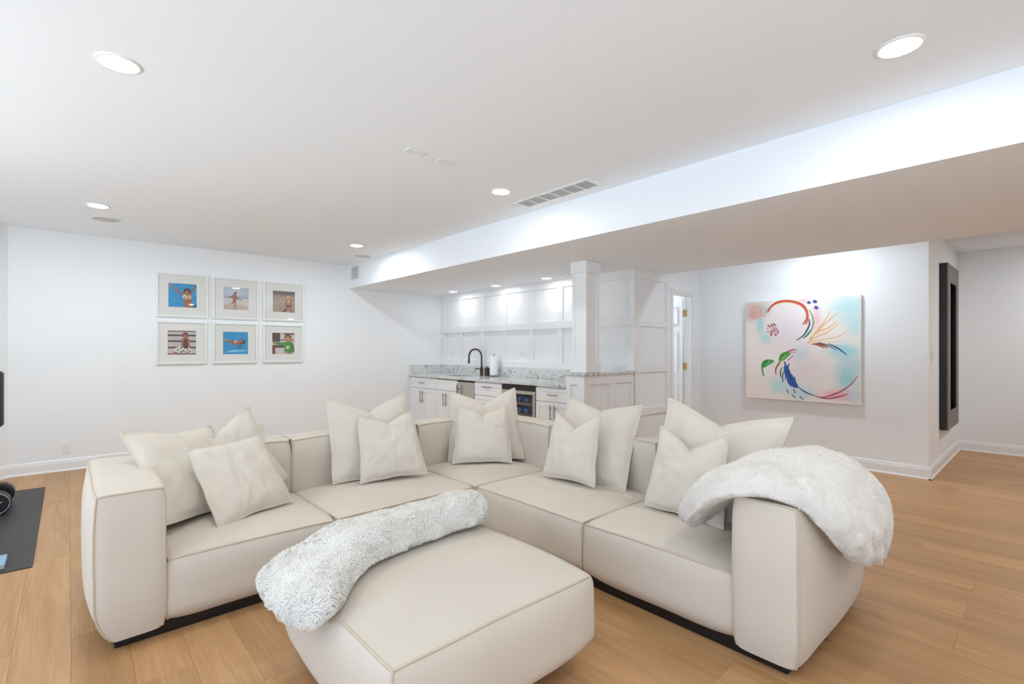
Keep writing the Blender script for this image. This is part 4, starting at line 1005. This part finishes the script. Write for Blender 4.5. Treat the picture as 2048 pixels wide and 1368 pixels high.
# ================================================================== FLUFFY THROWS
def catmull(P, n):
    P = [np.array(p, float) for p in P]; P = [2*P[0] - P[1]] + P + [2*P[-1] - P[-2]]; out = []
    m = len(P) - 3
    for i in range(n):
        t = i/(n - 1)*m; k = min(int(t), m - 1); t -= k; a, b, c, d = P[k:k+4]
        out.append(.5*((2*b) + (-a + c)*t + (2*a - 5*b + 4*c - d)*t*t + (-a + 3*b - 3*c + d)*t**3))
    return out
def throw(name, label, rows, wdir, ndirs, n_l=200, n_r=120, tufts=15000, rough=1.0, wid=.0021, pleat=0.0, seed=1, fold=.012, flat=.35, root=(0, 0, 0), tl=.013):
    """rows: (x, y, z, half width, half thickness, nx, ny, nz); cross-section runs in wdir and the row's normal"""
    R_ = catmull(rows, n_l); W = Vector(wdir).normalized(); V3 = []
    rs = random.Random(seed)
    for i, r in enumerate(R_):
        c = Vector(r[:3]); hw, ht = max(.004, r[3]), max(.004, r[4]); nn = Vector(r[5:8]).normalized()
        for k in range(n_r):
            a = 2*PI*k/n_r; ca, sa = math.cos(a), math.sin(a)
            x = math.copysign(abs(ca)**.68, ca); y = math.copysign(abs(sa)**.72, sa)
            if y < 0: y *= flat
            p = c + W*(x*hw) + nn*(y*ht)
            q = p - Vector(root)
            f1 = noise.noise(q*4.5 + Vector((seed, 0, 0)))*fold*1.6 + noise.noise(q*11 + Vector((0, seed, 0)))*fold*.8
            f2 = (noise.noise(q*26)*.005 + noise.noise(q*52)*.0022)*rough
            if pleat and y > -.1: f1 += pleat*math.sin(x*7.5 + 2.2*noise.noise(q*3) + i*.012)*max(0, (i/n_l - .45)/.55)
            out = (W*x*.6 + nn*y).normalized() if (abs(x) + abs(y)) > 1e-6 else nn
            V3.append(p + out*((f1 if y > -.2 else f1*.3) + f2))
    t = thing(name, label, 'throw blanket', root)
    mb = MB(); fs = []
    for i in range(n_l - 1):
        for k in range(n_r): fs.append((i*n_r + k, i*n_r + (k+1) % n_r, (i+1)*n_r + (k+1) % n_r, (i+1)*n_r + k))
    mb.add(V3, fs, True)
    mb.add(V3[:n_r], [tuple(range(n_r - 1, -1, -1))], True); mb.add(V3[-n_r:], [tuple(range(n_r))], True)
    body = mb.build('blanket', FLEECE, t, off=root)
    # short curly pile
    pile_v = []; pile_f = []
    pr_ = Vector(root)
    for _ in range(tufts):
        i = rs.randrange(n_l - 1); k = rs.randrange(n_r)
        a, b = rs.random(), rs.random()
        p00, p10 = V3[i*n_r + k], V3[(i+1)*n_r + k]; p01, p11 = V3[i*n_r + (k+1) % n_r], V3[(i+1)*n_r + (k+1) % n_r]
        p = (p00*(1-a) + p10*a)*(1-b) + (p01*(1-a) + p11*a)*b
        nr = (p10 - p00).cross(p01 - p00)
        if nr.length < 1e-9: continue
        nr.normalize()
        if nr.dot(p - Vector(R_[i][:3])) < 0: nr = -nr
        sw = noise.noise_vector(p*16); tang = (sw - nr*sw.dot(nr)); tang = tang.normalized() if tang.length > 1e-6 else W
        rj = Vector((rs.uniform(-1, 1), rs.uniform(-1, 1), rs.uniform(-1, 1)))
        sd = tang.cross(nr); sd = (sd + rj*.3).normalized()*wid
        ln = tl*rs.uniform(.7, 1.3); rad = ln*.34; arc = rs.uniform(2.6, 4.2)
        t2 = (tang + rj*.55); t2 = (t2 - nr*t2.dot(nr)); t2 = t2.normalized() if t2.length > 1e-6 else tang
        b0 = len(pile_v); q0 = p - nr*.0012 - pr_
        for s_ in range(7):
            aa = arc*s_/6; c_ = q0 + t2*(rad - rad*math.cos(aa)) + nr*(rad*math.sin(aa)*1.25 + .0008*s_)
            k_ = 1.0 - .09*s_
            pile_v += [c_ - sd*k_, c_ + sd*k_]
        pile_f += [(b0 + 2*j, b0 + 2*j + 1, b0 + 2*j + 3, b0 + 2*j + 2) for j in range(6)]
    pm = MB(); pm.add(pile_v, pile_f, True)
    pile = pm.build('fleece_pile', SHERPA, t, fix=False); pile['kind'] = 'stuff'; pile['label'] = 'curly white fleece pile'
    return t
zt = .412
rows1 = [(1.625, 2.060, zt+.055, .04, .03, 0, 0, 1), (1.600, 2.060, zt+.050, .095, .075, 0, 0, 1), (1.50, 2.062, zt+.046, .122, .096, 0, 0, 1), (1.34, 2.062, zt+.046, .126, .096, 0, 0, 1),
         (1.18, 2.058, zt+.046, .130, .086, 0, 0, 1), (1.02, 2.045, zt+.046, .142, .092, 0, 0, 1), (.88, 2.012, zt+.042, .172, .084, 0, 0, 1), (.77, 1.962, zt+.034, .218, .072, -.08, 0, 1),
         (.685, 1.918, zt+.020, .255, .062, -.3, 0, 1), (.625, 1.905, zt-.006, .262, .054, -.7, 0, .8), (.595, 1.905, zt-.032, .235, .042, -1, 0, .5), (.580, 1.905, zt-.050, .12, .025, -1, 0, .3)]
th1 = throw('throw_blanket', 'white curly fleece throw rolled along the far edge of the ottoman', rows1, (0, 1, 0), None, seed=3, root=(1.1, 2.05, .412), tufts=50000, fold=.012, tl=.021, rough=.5, wid=.0012)
tagm = MB().add([(.598, 2.135, .335), (.598, 2.145, .333), (.594, 2.141, .265), (.594, 2.134, .267)], [(0, 1, 2, 3)]).add([(.600, 2.135, .335), (.600, 2.145, .333), (.596, 2.141, .265), (.596, 2.134, .267)], [(3, 2, 1, 0)])
tagm.build('care_tag', PLATE, th1, off=(1.1, 2.05, .412))
rows2 = [(2.27, 1.165, .470, .06, .04, 0, 1, .5), (2.31, 1.148, .512, .19, .078, 0, 1, .6), (2.35, 1.085, .590, .275, .098, 0, .8, 1), (2.39, .992, .672, .345, .102, 0, .35, 1), (2.44, .880, .722, .390, .106, 0, .05, 1),
         (2.49, .770, .730, .412, .099, 0, -.2, 1), (2.52, .670, .698, .400, .085, 0, -.6, .9), (2.56, .605, .615, .370, .076, 0, -1, .5), (2.60, .575, .520, .305, .070, 0, -1, .25), (2.64, .565, .440, .210, .060, 0, -1, .1), (2.66, .562, .380, .10, .04, 0, -1, 0)]
throw('throw_blanket', 'white fleece throw draped over the right sofa arm', rows2, (1, 0, 0), None, seed=9, root=(2.5, .79, .70), tufts=70000, fold=.013, flat=.30, tl=.0105, rough=.25, wid=.0009, pleat=.013)

# ================================================================== LEFT EDGE: EXERCISE CORNER
mt = tag(MB().box(-1.14, -.158, 4.125, 6.43, .0003, .007).build('exercise_mat', RUBBER, bevel=.002), 'black rubber exercise mat on the floor at the left edge', 'mat')
db = thing('dumbbell', 'black dumbbell with silver rimmed plates on the black mat', 'dumbbell', (-.45, 5.72, .007)); o = db.location
hz = .007 + .0885
yy = 5.56
for i in range(4):
    y = yy + i * .036; r = .088 if i < 3 else .080
    pl = MB().cyl((-.425, y, hz), (-.425, y + .028, hz), r, 36).build('plate', BLACK, db, off=o, bevel=.004)
    ring = [(-.425 + (r - .006) * math.cos(a), y - .001, hz + (r - .006) * math.sin(a)) for a in [2 * PI * j / 36 for j in range(36)]]
    MB().tube(ring, .0035, 6, closed=True).build('silver_rim', CHROME, pl, off=o)
for i in range(4):
    y = yy + .32 + i * .036; MB().cyl((-.425, y, hz), (-.425, y + .028, hz), .088 if i else .080, 36).build('plate', BLACK, db, off=o, bevel=.004)
MB().cyl((-.425, yy - .012, hz), (-.425, yy + .46, hz), .016, 16).build('handle', CHROME, db, off=o)
hub = MB()
for j in range(5):
    a = 2 * PI * j / 5 + .3; hub.cyl((-.425, yy - .006, hz), (-.425 + .045 * math.cos(a), yy - .006, hz + .045 * math.sin(a)), .010, 8, .003)
hub.build('star_hub', CHROME, db, off=o)
bk = thing('book', 'thin pale blue book lying on the black mat', 'book', (-.44, 4.30, .007)); o = bk.location
MB().box(-.60, -.286, 4.192, 4.40, .010, .026).build('pages', PAGES, bk, off=o)
for z in (.0075, .026): MB().box(-.602, -.282, 4.188, 4.402, z, z + .003).build('cover', BLUE, bk, off=o, bevel=.001)
sn = thing('screen', 'dark flat screen with rounded corners cut by the left picture edge', 'screen', (-.70, 5.20, .007)); o = sn.location
def rounded(x0, x1, z0, z1, r, k=6):
    P = []
    for cx_, cz_, a0 in ((x1 - r, z1 - r, 0), (x0 + r, z1 - r, 90), (x0 + r, z0 + r, 180), (x1 - r, z0 + r, 270)):
        for i in range(k + 1):
            a = math.radians(a0 + 90 * i / k); P.append((cx_ + r * math.cos(a), cz_ + r * math.sin(a)))
    return P
MB().prism(rounded(-1.05, -.352, .740, 1.150, .025), 1, 5.19, 5.25).build('housing', REDBROWN, sn, off=o)
MB().prism(rounded(-1.042, -.360, .748, 1.142, .022), 1, 5.184, 5.1905).build('display', SCREEN, sn, off=o)
MB().cyl((-.70, 5.265, .02), (-.70, 5.265, .95), .022, 16).box(-.76, -.64, 5.25, 5.265, .88, 1.02).build('post', BLACK, sn, off=o)
MB().box(-.92, -.50, 5.10, 5.40, .0075, .03).build('base', BLACK, sn, off=o, bevel=.006, seg=2)
